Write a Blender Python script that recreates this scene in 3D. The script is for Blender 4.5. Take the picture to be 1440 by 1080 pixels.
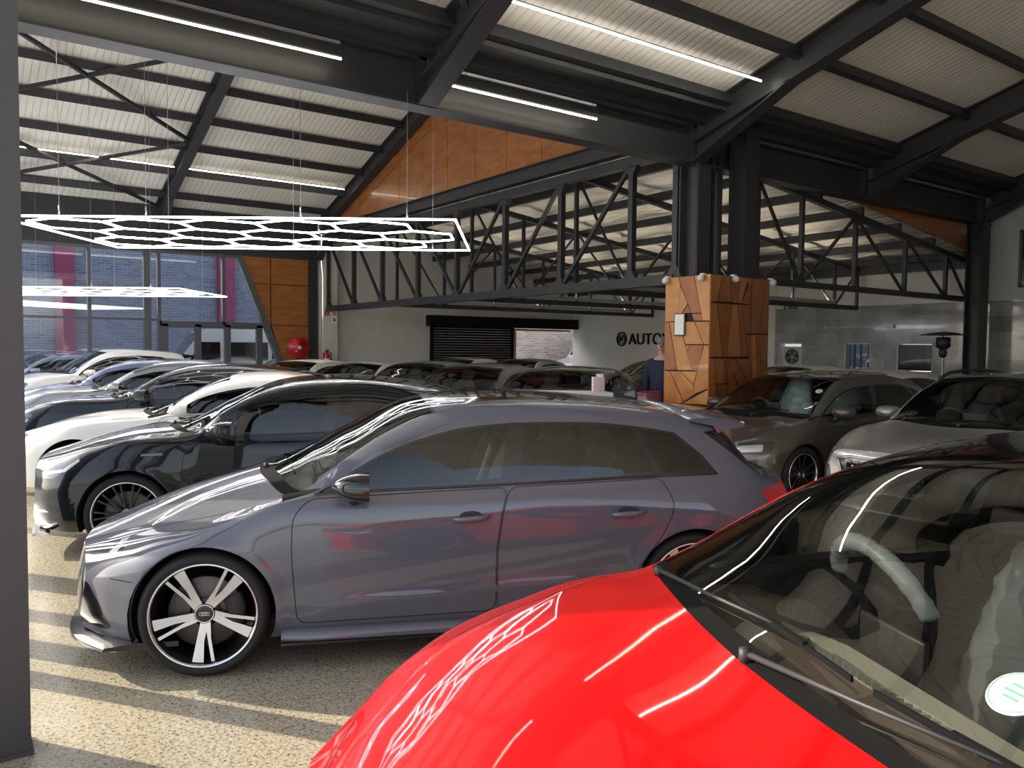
import bpy, bmesh, math, random
import numpy as np
from mathutils import Vector, Matrix
from mathutils.geometry import delaunay_2d_cdt

SC = bpy.context.scene
for _o in list(bpy.data.objects):
    bpy.data.objects.remove(_o)
COL = SC.collection
PI = math.pi

# ------------------------------------------------------------------ camera
# world axes: +X runs along the valley girder, +Y across the halls, Z up
CAM_F, CAM_PITCH, CAM_ROLL, CAM_YAW, CAM_H = 1116.2, 0.046468, 0.009424, 0.621385, 1.68


def cam_axes():
    fw = Vector((math.sin(CAM_YAW), math.cos(CAM_YAW), 0)); rt = Vector((math.cos(CAM_YAW), -math.sin(CAM_YAW), 0))
    up = Vector((0, 0, 1))
    f2 = fw * math.cos(CAM_PITCH) - up * math.sin(CAM_PITCH)
    u2 = up * math.cos(CAM_PITCH) + fw * math.sin(CAM_PITCH)
    r3 = rt * math.cos(CAM_ROLL) + u2 * math.sin(CAM_ROLL)
    u3 = u2 * math.cos(CAM_ROLL) - rt * math.sin(CAM_ROLL)
    return r3, u3, f2


_r, _u, _f = cam_axes()
camd = bpy.data.cameras.new('camera'); cam = bpy.data.objects.new('camera', camd); COL.objects.link(cam)
camd.sensor_width = 36.0; camd.lens = 36.0 * CAM_F / 1440.0; camd.clip_start = 0.05; camd.clip_end = 400
_m = Matrix((( _r.x, _u.x, -_f.x, 0), (_r.y, _u.y, -_f.y, 0), (_r.z, _u.z, -_f.z, CAM_H), (0, 0, 0, 1)))
cam.matrix_world = _m
SC.camera = cam


# ------------------------------------------------------------------ light
SC.view_settings.view_transform = 'Standard'; SC.view_settings.look = 'None'
SC.view_settings.gamma = 1.0; SC.view_settings.use_curve_mapping = False
SC.view_settings.exposure = 0.36
world = bpy.data.worlds.new('world'); SC.world = world; world.use_nodes = True
_nt = world.node_tree; _bg = _nt.nodes['Background']
_sky = _nt.nodes.new('ShaderNodeTexSky'); _sky.sky_type = 'NISHITA'; _sky.sun_disc = False
SUN_EL = math.radians(27.0); SUN_DIR = Vector((0.593, -0.804, 0)).normalized()      # the way the light travels
_sky.sun_elevation = SUN_EL; _sky.sun_rotation = math.atan2(-SUN_DIR.x, -SUN_DIR.y)
_sky.air_density = 1.0; _sky.dust_density = 2.0; _sky.ozone_density = 1.0
_hs = _nt.nodes.new('ShaderNodeHueSaturation'); _hs.inputs['Saturation'].default_value = 0.55      # thin winter haze
_nt.links.new(_sky.outputs[0], _hs.inputs['Color']); _nt.links.new(_hs.outputs[0], _bg.inputs[0]); _bg.inputs[1].default_value = 0.38
sund = bpy.data.lights.new('sun', 'SUN'); sund.energy = 6.9; sund.angle = 0.009; sund.color = (1.0, 0.88, 0.70)
sun = bpy.data.objects.new('sun', sund); COL.objects.link(sun)
_d = Vector((SUN_DIR.x * math.cos(SUN_EL), SUN_DIR.y * math.cos(SUN_EL), -math.sin(SUN_EL)))
sun.rotation_euler = _d.to_track_quat('-Z', 'Y').to_euler(); sun.location = (-6, 8, 9)
# ------------------------------------------------------------------ helpers
def tag(o, label=None, cat=None, group=None, kind=None):
    if label: o['label'] = label
    if cat: o['category'] = cat
    if group: o['group'] = group
    if kind: o['kind'] = kind
    return o


def empty(name, loc=(0, 0, 0), rz=0.0, parent=None):
    o = bpy.data.objects.new(name, None); COL.objects.link(o)
    o.location = loc; o.rotation_euler = (0, 0, rz); o.empty_display_size = 0.2
    if parent: o.parent = parent
    return o


def link_mesh(name, me, parent=None, loc=None, rot=None):
    o = bpy.data.objects.new(name, me); COL.objects.link(o)
    if parent: o.parent = parent
    if loc is not None: o.location = loc
    if rot is not None: o.rotation_euler = rot
    return o


class MB:
    """collects shapes with material indices; build() links them as one mesh object"""
    def __init__(self):
        self.v = []; self.f = []; self.mi = []; self.sm = []

    def add(self, vs, fs, mi=0, smooth=False, M=None):
        b = len(self.v)
        if M is not None: vs = [M @ Vector(v) for v in vs]
        self.v += [tuple(v) for v in vs]
        for f in fs:
            self.f.append(tuple(b + i for i in f)); self.mi.append(mi); self.sm.append(smooth)
        return self

    def box(self, c, s, mi=0, M=None, rz=0.0, bev=0.0):
        x, y, z = s[0] / 2, s[1] / 2, s[2] / 2
        if bev > 0:
            bm = bmesh.new(); bmesh.ops.create_cube(bm, size=1.0)
            bmesh.ops.scale(bm, vec=s, verts=bm.verts)
            bmesh.ops.bevel(bm, geom=bm.edges[:], offset=bev, segments=2, affect='EDGES', profile=0.5)
            vs = [v.co.copy() for v in bm.verts]; fs = [[v.index for v in f.verts] for f in bm.faces]; bm.free()
        else:
            vs = [Vector(q) for q in ((-x, -y, -z), (x, -y, -z), (x, y, -z), (-x, y, -z), (-x, -y, z), (x, -y, z), (x, y, z), (-x, y, z))]
            fs = [(0, 3, 2, 1), (4, 5, 6, 7), (0, 1, 5, 4), (1, 2, 6, 5), (2, 3, 7, 6), (3, 0, 4, 7)]
        R = Matrix.Translation(c) @ Matrix.Rotation(rz, 4, 'Z')
        if M is not None: R = M @ R
        return self.add([R @ v for v in vs], fs, mi, bev > 0)

    def bar(self, a, b, w, h, mi=0, up=(0, 0, 1)):
        """rectangular bar from a to b; w sideways, h along up"""
        a = Vector(a); b = Vector(b); d = (b - a)
        if d.length < 1e-6: return self
        d.normalize(); up = Vector(up)
        if abs(d.dot(up)) > 0.98: up = Vector((1, 0, 0)) if abs(d.x) < 0.9 else Vector((0, 1, 0))
        s = d.cross(up).normalized(); u = s.cross(d).normalized()
        vs = []
        for p in (a, b):
            for i, j in ((-1, -1), (1, -1), (1, 1), (-1, 1)):
                vs.append(p + s * (i * w / 2) + u * (j * h / 2))
        fs = [(0, 1, 2, 3), (7, 6, 5, 4), (0, 4, 5, 1), (1, 5, 6, 2), (2, 6, 7, 3), (3, 7, 4, 0)]
        return self.add(vs, fs, mi)

    def ibeam(self, a, b, w, h, tf=0.018, tw=0.012, mi=0, up=(0, 0, 1)):
        a = Vector(a); b = Vector(b); d = (b - a).normalized(); up = Vector(up)
        if abs(d.dot(up)) > 0.98: up = Vector((1, 0, 0))
        s = d.cross(up).normalized(); u = s.cross(d).normalized()
        for k in (-1, 1):
            o = u * (k * (h / 2 - tf / 2)); self.bar(a + o, b + o, w, tf, mi, u)
        return self.bar(a, b, tw, h - tf, mi, u)

    def tube(self, pts, r, n=10, mi=0, closed=False, cap=True):
        pts = [Vector(p) for p in pts]; N = len(pts); rings = []
        rr = r if hasattr(r, '__len__') else [r] * N
        prev = None
        for i, p in enumerate(pts):
            if closed: d = (pts[(i + 1) % N] - pts[i - 1])
            else: d = (pts[min(i + 1, N - 1)] - pts[max(i - 1, 0)])
            d.normalize()
            if prev is None:
                ref = Vector((0, 0, 1)) if abs(d.z) < 0.9 else Vector((1, 0, 0))
                s = d.cross(ref).normalized()
            else:
                s = (prev - d * prev.dot(d)).normalized()
            prev = s; u = s.cross(d)
            rings.append([p + (s * math.cos(2 * PI * k / n) + u * math.sin(2 * PI * k / n)) * rr[i] for k in range(n)])
        vs = [v for ring in rings for v in ring]; fs = []
        for i in range(N if closed else N - 1):
            j = (i + 1) % N
            for k in range(n):
                l = (k + 1) % n
                fs.append((i * n + k, i * n + l, j * n + l, j * n + k))
        if cap and not closed:
            fs.append(tuple(range(n))[::-1]); fs.append(tuple((N - 1) * n + k for k in range(n)))
        return self.add(vs, fs, mi, True)

    def lathe(self, prof, n=32, axis='Z', mi=0, M=None, cap=False, smooth=True):
        """prof: list of (r, h)"""
        vs = []; fs = []
        for r, h in prof:
            for k in range(n):
                a = 2 * PI * k / n
                c, s = r * math.cos(a), r * math.sin(a)
                vs.append(Vector((c, s, h)) if axis == 'Z' else (Vector((c, h, s)) if axis == 'Y' else Vector((h, c, s))))
        for i in range(len(prof) - 1):
            for k in range(n):
                l = (k + 1) % n
                q = (i * n + k, i * n + l, (i + 1) * n + l, (i + 1) * n + k)
                fs.append(q if axis != 'Y' else q[::-1])
        if cap:
            fs.append(tuple(range(n))[::-1]); fs.append(tuple((len(prof) - 1) * n + k for k in range(n)))
        return self.add(vs, fs, mi, smooth, M)

    def prism(self, poly, d0, d1, fn, mi=0, smooth=False):
        """2-D polygon extruded from d0 to d1; fn(u, v, d) gives the point"""
        n = len(poly)
        vs = [fn(u, v, d0) for u, v in poly] + [fn(u, v, d1) for u, v in poly]
        fs = [tuple(range(n))[::-1], tuple(range(n, 2 * n))]
        for i in range(n):
            j = (i + 1) % n; fs.append((i, j, n + j, n + i))
        return self.add(vs, fs, mi, smooth)

    def grid(self, rows, mi=0, smooth=True, closed=False):
        n = len(rows[0]); vs = [v for r in rows for v in r]; fs = []
        for i in range(len(rows) - 1):
            for k in range(n if closed else n - 1):
                l = (k + 1) % n
                fs.append((i * n + k, i * n + l, (i + 1) * n + l, (i + 1) * n + k))
        return self.add(vs, fs, mi, smooth)

    def mesh(self, name, mats, fix=True):
        me = bpy.data.meshes.new(name)
        me.from_pydata([tuple(v) for v in self.v], [], self.f)
        for m in (mats if isinstance(mats, (list, tuple)) else [mats]): me.materials.append(m)
        me.polygons.foreach_set('material_index', self.mi); me.polygons.foreach_set('use_smooth', self.sm)
        if fix:
            bm = bmesh.new(); bm.from_mesh(me); bmesh.ops.recalc_face_normals(bm, faces=bm.faces); bm.to_mesh(me); bm.free()
        me.update()
        return me

    def build(self, name, mats, parent=None, loc=None, rot=None, fix=True):
        return link_mesh(name, self.mesh(name, mats, fix), parent, loc, rot)


def subsurf(o, lv=2):
    m = o.modifiers.new('smooth', 'SUBSURF'); m.levels = lv; m.render_levels = lv
    return o


def copy_tree(o, parent=None):
    c = o.copy(); COL.objects.link(c)
    if parent is not None: c.parent = parent
    for ch in list(o.children): copy_tree(ch, c)
    return c


def ell(c, r, n=16, m=10):
    """ellipsoid rows for MB.grid"""
    rows = []
    for i in range(m + 1):
        a = -PI / 2 + PI * i / m
        rows.append([Vector((c[0] + r[0] * math.cos(a) * math.cos(2 * PI * k / n), c[1] + r[1] * math.cos(a) * math.sin(2 * PI * k / n), c[2] + r[2] * math.sin(a))) for k in range(n)])
    return rows


# ------------------------------------------------------------------ materials
MATS = {}


def mat(name, col, rough=0.5, metal=0.0, coat=0.0, spec=0.5, emit=None, estr=0.0, trans=0.0, sheen=0.0, coat_rough=0.03):
    m = bpy.data.materials.new(name); m.use_nodes = True
    b = m.node_tree.nodes['Principled BSDF']
    b.inputs['Base Color'].default_value = (*col, 1)
    b.inputs['Roughness'].default_value = rough; b.inputs['Metallic'].default_value = metal
    b.inputs['Coat Weight'].default_value = coat; b.inputs['Coat Roughness'].default_value = coat_rough
    b.inputs['Specular IOR Level'].default_value = spec
    if emit:
        b.inputs['Emission Color'].default_value = (*emit, 1); b.inputs['Emission Strength'].default_value = estr
    MATS[name] = m
    return m


def nodes(m): return m.node_tree.nodes, m.node_tree.links, m.node_tree.nodes['Principled BSDF']


def glass(name, tint, refl_ior=1.5):
    """thin pane: tinted see-through plus a clear mirror reflection by angle"""
    m = bpy.data.materials.new(name); m.use_nodes = True; n = m.node_tree.nodes; l = m.node_tree.links
    for q in list(n):
        if q.type != 'OUTPUT_MATERIAL': n.remove(q)
    out = [q for q in n if q.type == 'OUTPUT_MATERIAL'][0]
    t = n.new('ShaderNodeBsdfTransparent'); t.inputs[0].default_value = (*tint, 1)
    g = n.new('ShaderNodeBsdfGlossy'); g.inputs['Roughness'].default_value = 0.0
    lw = n.new('ShaderNodeLayerWeight'); lw.inputs['Blend'].default_value = 0.5
    pw = n.new('ShaderNodeMath'); pw.operation = 'POWER'; l.new(lw.outputs['Facing'], pw.inputs[0]); pw.inputs[1].default_value = 5.0
    f0 = ((refl_ior - 1) / (refl_ior + 1)) ** 2 * 1.9                # both faces of the pane reflect
    ma = n.new('ShaderNodeMath'); ma.operation = 'MULTIPLY_ADD'; l.new(pw.outputs[0], ma.inputs[0]); ma.inputs[1].default_value = 1 - f0; ma.inputs[2].default_value = f0
    mx = n.new('ShaderNodeMixShader'); l.new(ma.outputs[0], mx.inputs[0]); l.new(t.outputs[0], mx.inputs[1]); l.new(g.outputs[0], mx.inputs[2])
    l.new(mx.outputs[0], out.inputs[0]); MATS[name] = m
    return m


def ramp(n, stops):
    r = n.new('ShaderNodeValToRGB'); e = r.color_ramp.elements
    while len(e) < len(stops): e.new(0.5)
    for i, (p, c) in enumerate(stops):
        e[i].position = p; e[i].color = (*c, 1)
    return r


def paint(name, col, metal=0.0, rough=0.35, flake=False):
    m = mat(name, col, rough, metal, 1.0, 0.5)
    return m
# ------------------------------------------------------------------ setting: materials
def tex_coord(m, kind='Object', scale=(1, 1, 1), rot=(0, 0, 0)):
    n, l, b = nodes(m); tc = n.new('ShaderNodeTexCoord'); mp = n.new('ShaderNodeMapping')
    mp.inputs['Scale'].default_value = scale; mp.inputs['Rotation'].default_value = rot
    l.new(tc.outputs[kind], mp.inputs[0]); return mp.outputs[0]


def noise(m, vec, scale, detail=4, rough=.5):
    n, l, b = nodes(m); t = n.new('ShaderNodeTexNoise'); t.inputs['Scale'].default_value = scale; t.inputs['Detail'].default_value = detail
    t.inputs['Roughness'].default_value = rough; l.new(vec, t.inputs['Vector']); return t.outputs['Fac']


def bump(m, fac, strength=.2, dist=.02):
    n, l, b = nodes(m); k = n.new('ShaderNodeBump'); k.inputs['Strength'].default_value = strength; k.inputs['Distance'].default_value = dist
    l.new(fac, k.inputs['Height']); l.new(k.outputs[0], b.inputs['Normal'])


def colour(m, fac, stops):
    n, l, b = nodes(m); r = ramp(n, stops); l.new(fac, r.inputs[0]); l.new(r.outputs[0], b.inputs['Base Color']); return r


M_FLOOR = mat('ground_concrete', (.4, .38, .32), .22, 0, 0, .5)


def _floor():
    m = M_FLOOR; n, l, b = nodes(m); v = tex_coord(m)
    vo = n.new('ShaderNodeTexVoronoi'); vo.inputs['Scale'].default_value = 42; l.new(v, vo.inputs['Vector'])
    ns = noise(m, v, 70, 3, .6); big = noise(m, v, .7, 5, .6)
    r1 = ramp(n, [(.0, (.13, .115, .09)), (.16, (.17, .155, .125)), (.27, (.45, .41, .32)), (1, (.53, .485, .38))]); l.new(vo.outputs['Distance'], r1.inputs[0])
    r2 = ramp(n, [(.36, (.34, .31, .26)), (.56, (1, 1, 1))]); l.new(ns, r2.inputs[0])
    r3 = ramp(n, [(.25, (.80, .79, .76)), (.75, (1.0, .99, .96))]); l.new(big, r3.inputs[0])
    mx = n.new('ShaderNodeMix'); mx.data_type = 'RGBA'; mx.blend_type = 'MULTIPLY'; mx.inputs[0].default_value = .75; l.new(r1.outputs[0], mx.inputs[6]); l.new(r2.outputs[0], mx.inputs[7])
    m2 = n.new('ShaderNodeMix'); m2.data_type = 'RGBA'; m2.blend_type = 'MULTIPLY'; m2.inputs[0].default_value = 1; l.new(mx.outputs[2], m2.inputs[6]); l.new(r3.outputs[0], m2.inputs[7])
    l.new(m2.outputs[2], b.inputs['Base Color'])
    rr = n.new('ShaderNodeMapRange'); rr.inputs[3].default_value = .16; rr.inputs[4].default_value = .36; l.new(big, rr.inputs[0]); l.new(rr.outputs[0], b.inputs['Roughness'])


_floor()
M_STEEL = mat('dark_steel', (.030, .031, .034), .45, 0, 0, .4)
M_STEELB = mat('beam_steel', (.036, .036, .038), .5, 0, 0, .4)
M_POST = mat('grey_steel_post', (.05, .05, .053), .55)
M_PLASTER = mat('white_plaster', (.62, .61, .565), .8)
colour(M_PLASTER, noise(M_PLASTER, tex_coord(M_PLASTER), .8, 5), [(.3, (.56, .55, .50)), (.7, (.66, .65, .61))])
M_CREAM = mat('grey_plaster', (.5, .5, .47), .8)
colour(M_CREAM, noise(M_CREAM, tex_coord(M_CREAM, scale=(1, 1, .4)), 1.1, 5), [(.3, (.40, .40, .385)), (.7, (.54, .54, .52))])

M_ROOF = mat('ribbed_ceiling', (.60, .58, .50), .42, 0, 0, .5)


def _roof(m, axis, period, lo, hi, wr):
    n, l, b = nodes(m); v = tex_coord(m); sp = n.new('ShaderNodeSeparateXYZ'); l.new(v, sp.inputs[0])
    mu = n.new('ShaderNodeMath'); mu.operation = 'MULTIPLY'; mu.inputs[1].default_value = 2 * PI / period; l.new(sp.outputs[axis], mu.inputs[0])
    si = n.new('ShaderNodeMath'); si.operation = 'SINE'; l.new(mu.outputs[0], si.inputs[0])
    pw = n.new('ShaderNodeMapRange'); pw.inputs[1].default_value = -1; pw.inputs[2].default_value = -.55; l.new(si.outputs[0], pw.inputs[0])
    big = noise(m, v, wr, 4, .6)
    r = ramp(n, [(.3, lo), (.7, hi)]); l.new(big, r.inputs[0])
    r2 = ramp(n, [(0, (.86, .84, .80)), (1, (1, 1, 1))]); l.new(pw.outputs[0], r2.inputs[0])
    mx = n.new('ShaderNodeMix'); mx.data_type = 'RGBA'; mx.blend_type = 'MULTIPLY'; mx.inputs[0].default_value = 1; l.new(r.outputs[0], mx.inputs[6]); l.new(r2.outputs[0], mx.inputs[7])
    l.new(mx.outputs[2], b.inputs['Base Color'])
    ad = n.new('ShaderNodeMath'); ad.operation = 'MULTIPLY_ADD'; ad.inputs[1].default_value = .6; l.new(big, ad.inputs[0]); l.new(pw.outputs[0], ad.inputs[2]); bump(m, ad.outputs[0], .35, .02)


_roof(M_ROOF, 0, .115, (.76, .735, .66), (.90, .875, .79), .9)
M_FOIL = mat('foil_blanket', (.62, .60, .53), .38, 0, 0, .6)


def _foil():
    m = M_FOIL; n, l, b = nodes(m); v = tex_coord(m, scale=(1.1, .28, 1)); w = noise(m, v, 2.6, 3, .55)
    colour(m, w, [(.25, (.60, .58, .52)), (.6, (.82, .79, .70))]); bump(m, w, .9, .30)


_foil()
M_WOOD = mat('wood_panel', (.4, .13, .03), .32, 0, .15)


def _wood(m, a, b_, sc):
    v = tex_coord(m, scale=sc); n, l, b = nodes(m)
    w = noise(m, v, 2.2, 6, .62); colour(m, w, [(.28, a), (.72, b_)]); bump(m, w, .05, .01)


_wood(M_WOOD, (.23, .075, .018), (.43, .165, .045), (1.2, 1.2, 4.0))
WOODS = []
for _i, (_a, _b) in enumerate((((.36, .13, .032), (.56, .235, .068)), ((.27, .088, .022), (.42, .155, .042)), ((.44, .175, .048), (.62, .29, .092)), ((.17, .052, .014), (.28, .095, .027)))):
    _w = mat('pillar_wood', (.4, .15, .04), .30, 0, .35); _wood(_w, _a, _b, (2, 2, 1.0 + .4 * _i)); WOODS.append(_w)
M_DARKGAP = mat('dark_joint', (.008, .006, .005), .7)

M_TILE = mat('grey_stone_tile', (.25, .25, .25), .12, 0, .3)


def _tile():
    m = M_TILE; n, l, b = nodes(m); v = tex_coord(m, rot=(0, PI / 2, 0)); vv = tex_coord(m)
    sp = n.new('ShaderNodeSeparateXYZ'); l.new(vv, sp.inputs[0]); cb = n.new('ShaderNodeCombineXYZ'); l.new(sp.outputs[1], cb.inputs[0]); l.new(sp.outputs[2], cb.inputs[1])
    br = n.new('ShaderNodeTexBrick'); br.offset = .5; br.inputs['Scale'].default_value = 1; br.inputs['Brick Width'].default_value = .60; br.inputs['Row Height'].default_value = .30; br.inputs['Mortar Size'].default_value = .004
    br.inputs['Color1'].default_value = (.21, .21, .205, 1); br.inputs['Color2'].default_value = (.30, .30, .295, 1); br.inputs['Mortar'].default_value = (.14, .14, .14, 1); l.new(cb.outputs[0], br.inputs['Vector'])
    ns = noise(m, vv, 2.5, 6, .65); r = ramp(n, [(.3, (.75, .75, .75)), (.7, (1.25, 1.25, 1.22))]); l.new(ns, r.inputs[0])
    mx = n.new('ShaderNodeMix'); mx.data_type = 'RGBA'; mx.blend_type = 'MULTIPLY'; mx.inputs[0].default_value = 1; l.new(br.outputs[0], mx.inputs[6]); l.new(r.outputs[0], mx.inputs[7]); l.new(mx.outputs[2], b.inputs['Base Color'])


_tile()


def brick_mat(name, c1, c2, mort, rough=.85):
    m = mat(name, c1, rough); n, l, b = nodes(m); vv = tex_coord(m)
    sp = n.new('ShaderNodeSeparateXYZ'); l.new(vv, sp.inputs[0]); cb = n.new('ShaderNodeCombineXYZ'); l.new(sp.outputs[0], cb.inputs[0]); l.new(sp.outputs[2], cb.inputs[1])
    br = n.new('ShaderNodeTexBrick'); br.inputs['Scale'].default_value = 1; br.inputs['Brick Width'].default_value = .30; br.inputs['Row Height'].default_value = .10; br.inputs['Mortar Size'].default_value = .010
    br.inputs['Color1'].default_value = (*c1, 1); br.inputs['Color2'].default_value = (*c2, 1); br.inputs['Mortar'].default_value = (*mort, 1); l.new(cb.outputs[0], br.inputs['Vector'])
    l.new(br.outputs[0], b.inputs['Base Color']); return m


M_BRICK = brick_mat('blue_grey_brick', (.15, .16, .20), (.23, .245, .30), (.32, .33, .36))
M_BRICKW = brick_mat('brown_brick', (.34, .235, .175), (.52, .40, .32), (.55, .50, .45))
M_MAROON = mat('maroon_pilaster', (.28, .035, .10), .6)
M_PALEGROUND = mat('pale_ground', (.16, .155, .15), .8)
colour(M_PALEGROUND, noise(M_PALEGROUND, tex_coord(M_PALEGROUND), 30, 4), [(.3, (.50, .485, .45)), (.7, (.60, .585, .55))])  # light concrete tone, raised to bounce daylight onto the ceilings
M_PANE = glass('facade_glass', (.80, .84, .90))
M_ALU = mat('window_alu', (.085, .088, .092), .5)
M_WPAINT = mat('white_metal', (.66, .66, .63), .5)
M_LIGHT = mat('tube_light', (1, 1, 1), .4, emit=(.93, .95, 1.0), estr=10.0)
M_STRIP = mat('strip_tube', (1, 1, 1), .4, emit=(1.0, .95, .84), estr=34.0)
M_LEDW = mat('warm_led', (1, 1, 1), .4, emit=(1.0, .90, .70), estr=18.0)
M_ADDFILL = mat('added_fill_tube', (1, 1, 1), .4, emit=(1.0, .88, .70), estr=48.0)  # glow of the added ceiling fill strips only
M_LEDD = mat('led_housing', (.35, .36, .38), .4, .4)
M_BLKMAT = mat('shutter_black', (.008, .008, .009), .85, 0, 0, .2)
M_REDP = mat('safety_red', (.55, .01, .015), .35, 0, .3)
M_PAPER = mat('paper_white', (.78, .78, .74), .6)


def struct(name, mb, m):
    return tag(mb.build(name, m), kind='structure')


# ------------------------------------------------------------------ setting: floor, walls, roofs
XR, YB, YF, YV, XT = 17.67, 21.1, 20.9, 7.81, 8.66      # tiled side wall, shutter wall, glass front, valley girder, truss line
ZV, YM = 5.03, 14.35                                    # roof soffit at the valley, ridge of the far hall
BAY = 4.33

mb = MB(); mb.box((8.6, 8.0, -.10), (18.4, 26.6, .20)); struct('floor', mb, M_FLOOR)
mb = MB(); mb.box((0, 10, -.16), (160, 160, .10)); struct('ground_outside', mb, M_PALEGROUND)


def slab6(mb, q, off, mi=0):
    """four corner points made into a slab by the offset vector"""
    q = [Vector(p) for p in q]; o = Vector(off)
    mb.add(q + [p + o for p in q], [(0, 1, 2, 3), (7, 6, 5, 4), (0, 4, 5, 1), (1, 5, 6, 2), (2, 6, 7, 3), (3, 7, 4, 0)], mi)


def slope(name, x0, x1, y0, z0, y1, z1, m, t=.06):
    mb = MB(); slab6(mb, [(x0, y0, z0), (x1, y0, z0), (x1, y1, z1), (x0, y1, z1)], (0, 0, t))
    return struct(name, mb, m)


SN, SF = .29, .325
zn = lambda y: ZV + SN * (YV - .40 - y)         # near hall soffit, rising towards the viewer
zf = lambda y: ZV + SF * (YF - y) if y > YM else ZV + SF * (y - YV)
slope('ceiling_showroom', -.5, XR, YV - .40, ZV, 1.1, zn(1.1), M_ROOF)
slope('ceiling_street_side', -.5, XR, 1.1, zn(1.1), -5.0, ZV - .1, M_ROOF)
slope('ceiling_far_hall', -.5, XT, YF, ZV, YM, zf(YM), M_ROOF)
slope('ceiling_far_hall_inner', -.5, XT, YM, zf(YM), YV + .3, ZV, M_ROOF)
zr = lambda x: 4.92 - .125 * (x - XT)           # rear bay, falling towards the tiled wall
mb = MB(); NX, NY = 48, 26; rows = []
for i in range(NX + 1):
    x = XT + (XR - XT) * i / NX
    rows.append([Vector((x, YV + .2 + (YB - YV - .2) * j / NY, zr(x) - .07 * abs(math.sin(PI * (x - XT) / 1.4)) ** .8 * (.5 + .5 * math.sin(j * 2.3 + i)))) for j in range(NY + 1)])
mb.grid(rows); mb.grid([[v + Vector((0, 0, .18)) for v in r] for r in rows]); struct('ceiling_rear_bay', mb, M_FOIL)
# walls
mb = MB(); mb.box((XR + .12, 17.0, 2.1), (.24, 8.2, 4.2)); struct('wall_sign', mb, M_PLASTER)


def wall_x(name, x, y0, y1, z0, z1, holes, m, t=.24):
    """wall standing along Y with rectangular holes (y0, y1, z0, z1)"""
    mb = MB(); ys = sorted({y0, y1, *[h[0] for h in holes], *[h[1] for h in holes]}); zs = sorted({z0, z1, *[h[2] for h in holes], *[h[3] for h in holes]})
    for a, b in zip(ys[:-1], ys[1:]):
        for c, d in zip(zs[:-1], zs[1:]):
            if any(h[0] <= (a + b) / 2 <= h[1] and h[2] <= (c + d) / 2 <= h[3] for h in holes): continue
            mb.box((x + t / 2, (a + b) / 2, (c + d) / 2), (t, b - a, d - c))
    return struct(name, mb, m)


HOLES = [(12.07, 12.76, 1.19, 1.86), (10.25, 10.91, 1.19, 1.85), (8.80, 9.62, 1.19, 1.86)]
wall_x('wall_tiled', XR, -5.0, 12.9, 0, 2.73, HOLES, M_TILE)
mb = MB(); mb.box((XR + .12, (YV - 5) / 2, 5.0), (.24, YV + 5.0, 4.54)); struct('wall_upper', mb, M_CREAM)
mb = MB(); mb.box((XR + .13, 10.35, 3.46), (.24, 5.08, 1.46)); struct('wall_rear_bay', mb, M_PLASTER)
mb = MB()
mb.box((10.36, YB + .12, 2.45), (3.40, .24, 4.9)); mb.box((13.56, YB + .12, 3.76), (3.0, .24, 2.3)); mb.box((16.4, YB + .12, 3.70), (2.7, .24, 2.2)); mb.box((15.13, YB + .12, 1.3), (.16, .24, 2.6))
struct('wall_shutter', mb, M_PLASTER)
mb = MB(); mb.box((8.73, YB - .07, 2.45), (.41, .34, 4.9)); struct('wall_pier', mb, M_PLASTER)
mb = MB(); mb.box((11.4, -5.1, 2.5), (12.7, .24, 5.0)); struct('wall_added_shade', mb, M_CREAM)  # unseen wall, added to darken the daylight from behind the camera
mb = MB(); slab6(mb, [(XT, YV + .16, zr(XT) - .05), (XR, YV + .16, zr(XR) - .05), (XR, YV + .16, 5.05), (XT, YV + .16, 5.05)], (0, .08, 0)); struct('wall_infill', mb, M_WOOD)
# ------------------------------------------------------------------ glass front of the far hall
mb = MB(); mb.box((3.75, YF + .08, 4.5), (8.6, .30, 1.06)); struct('trim_1', mb, M_STEELB)                     # header above the glass
mb = MB(); mb.box((8.21, YF + .02, 2.5), (.25, .25, 5.0)); struct('trim_2', mb, M_STEEL)
for i, (x0, x1, z0, z1) in enumerate(((-.4, 1.39, 0, 3.97), (1.39, 2.79, 0, 3.97), (2.79, 4.04, 0, 3.97), (4.04, 4.31, 0, 3.97), (4.31, 5.85, 2.18, 3.97), (5.85, 7.70, 2.18, 3.97))):
    mb = MB()
    if i == 5: slab6(mb, [(x0, YF, z0), (6.87, YF, z0), (6.26, YF, z1), (x0, YF, z1)], (0, .012, 0))
    else: mb.box(((x0 + x1) / 2, YF, (z0 + z1) / 2), (x1 - x0, .012, z1 - z0))
    w = struct('window_%d' % (i + 1), mb, M_PANE)
    fr = MB(); fw = .16 if i == 2 else .08
    if i < 5: fr.box((x1, YF, (z0 + z1) / 2), (fw, .13, z1 - z0))
    if i < 4: fr.box(((x0 + x1) / 2, YF, 2.27), (x1 - x0, .09, .055))
    else: fr.box((((x0 + x1) / 2 if i < 5 else 6.36), YF, z0), (x1 - x0 if i < 5 else 1.02, .13, .13))
    fr.box(((x0 + x1) / 2 if i < 5 else 6.05, YF, z1 - .02), (x1 - x0 if i < 5 else .4, .11, .09))
    if i == 5: fr.bar((6.24, YF, 3.98), (7.78, YF, .05), .15, .18, 0, (0, 1, 0))
    o = fr.build('window_frame', M_ALU); o.parent = w
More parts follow.
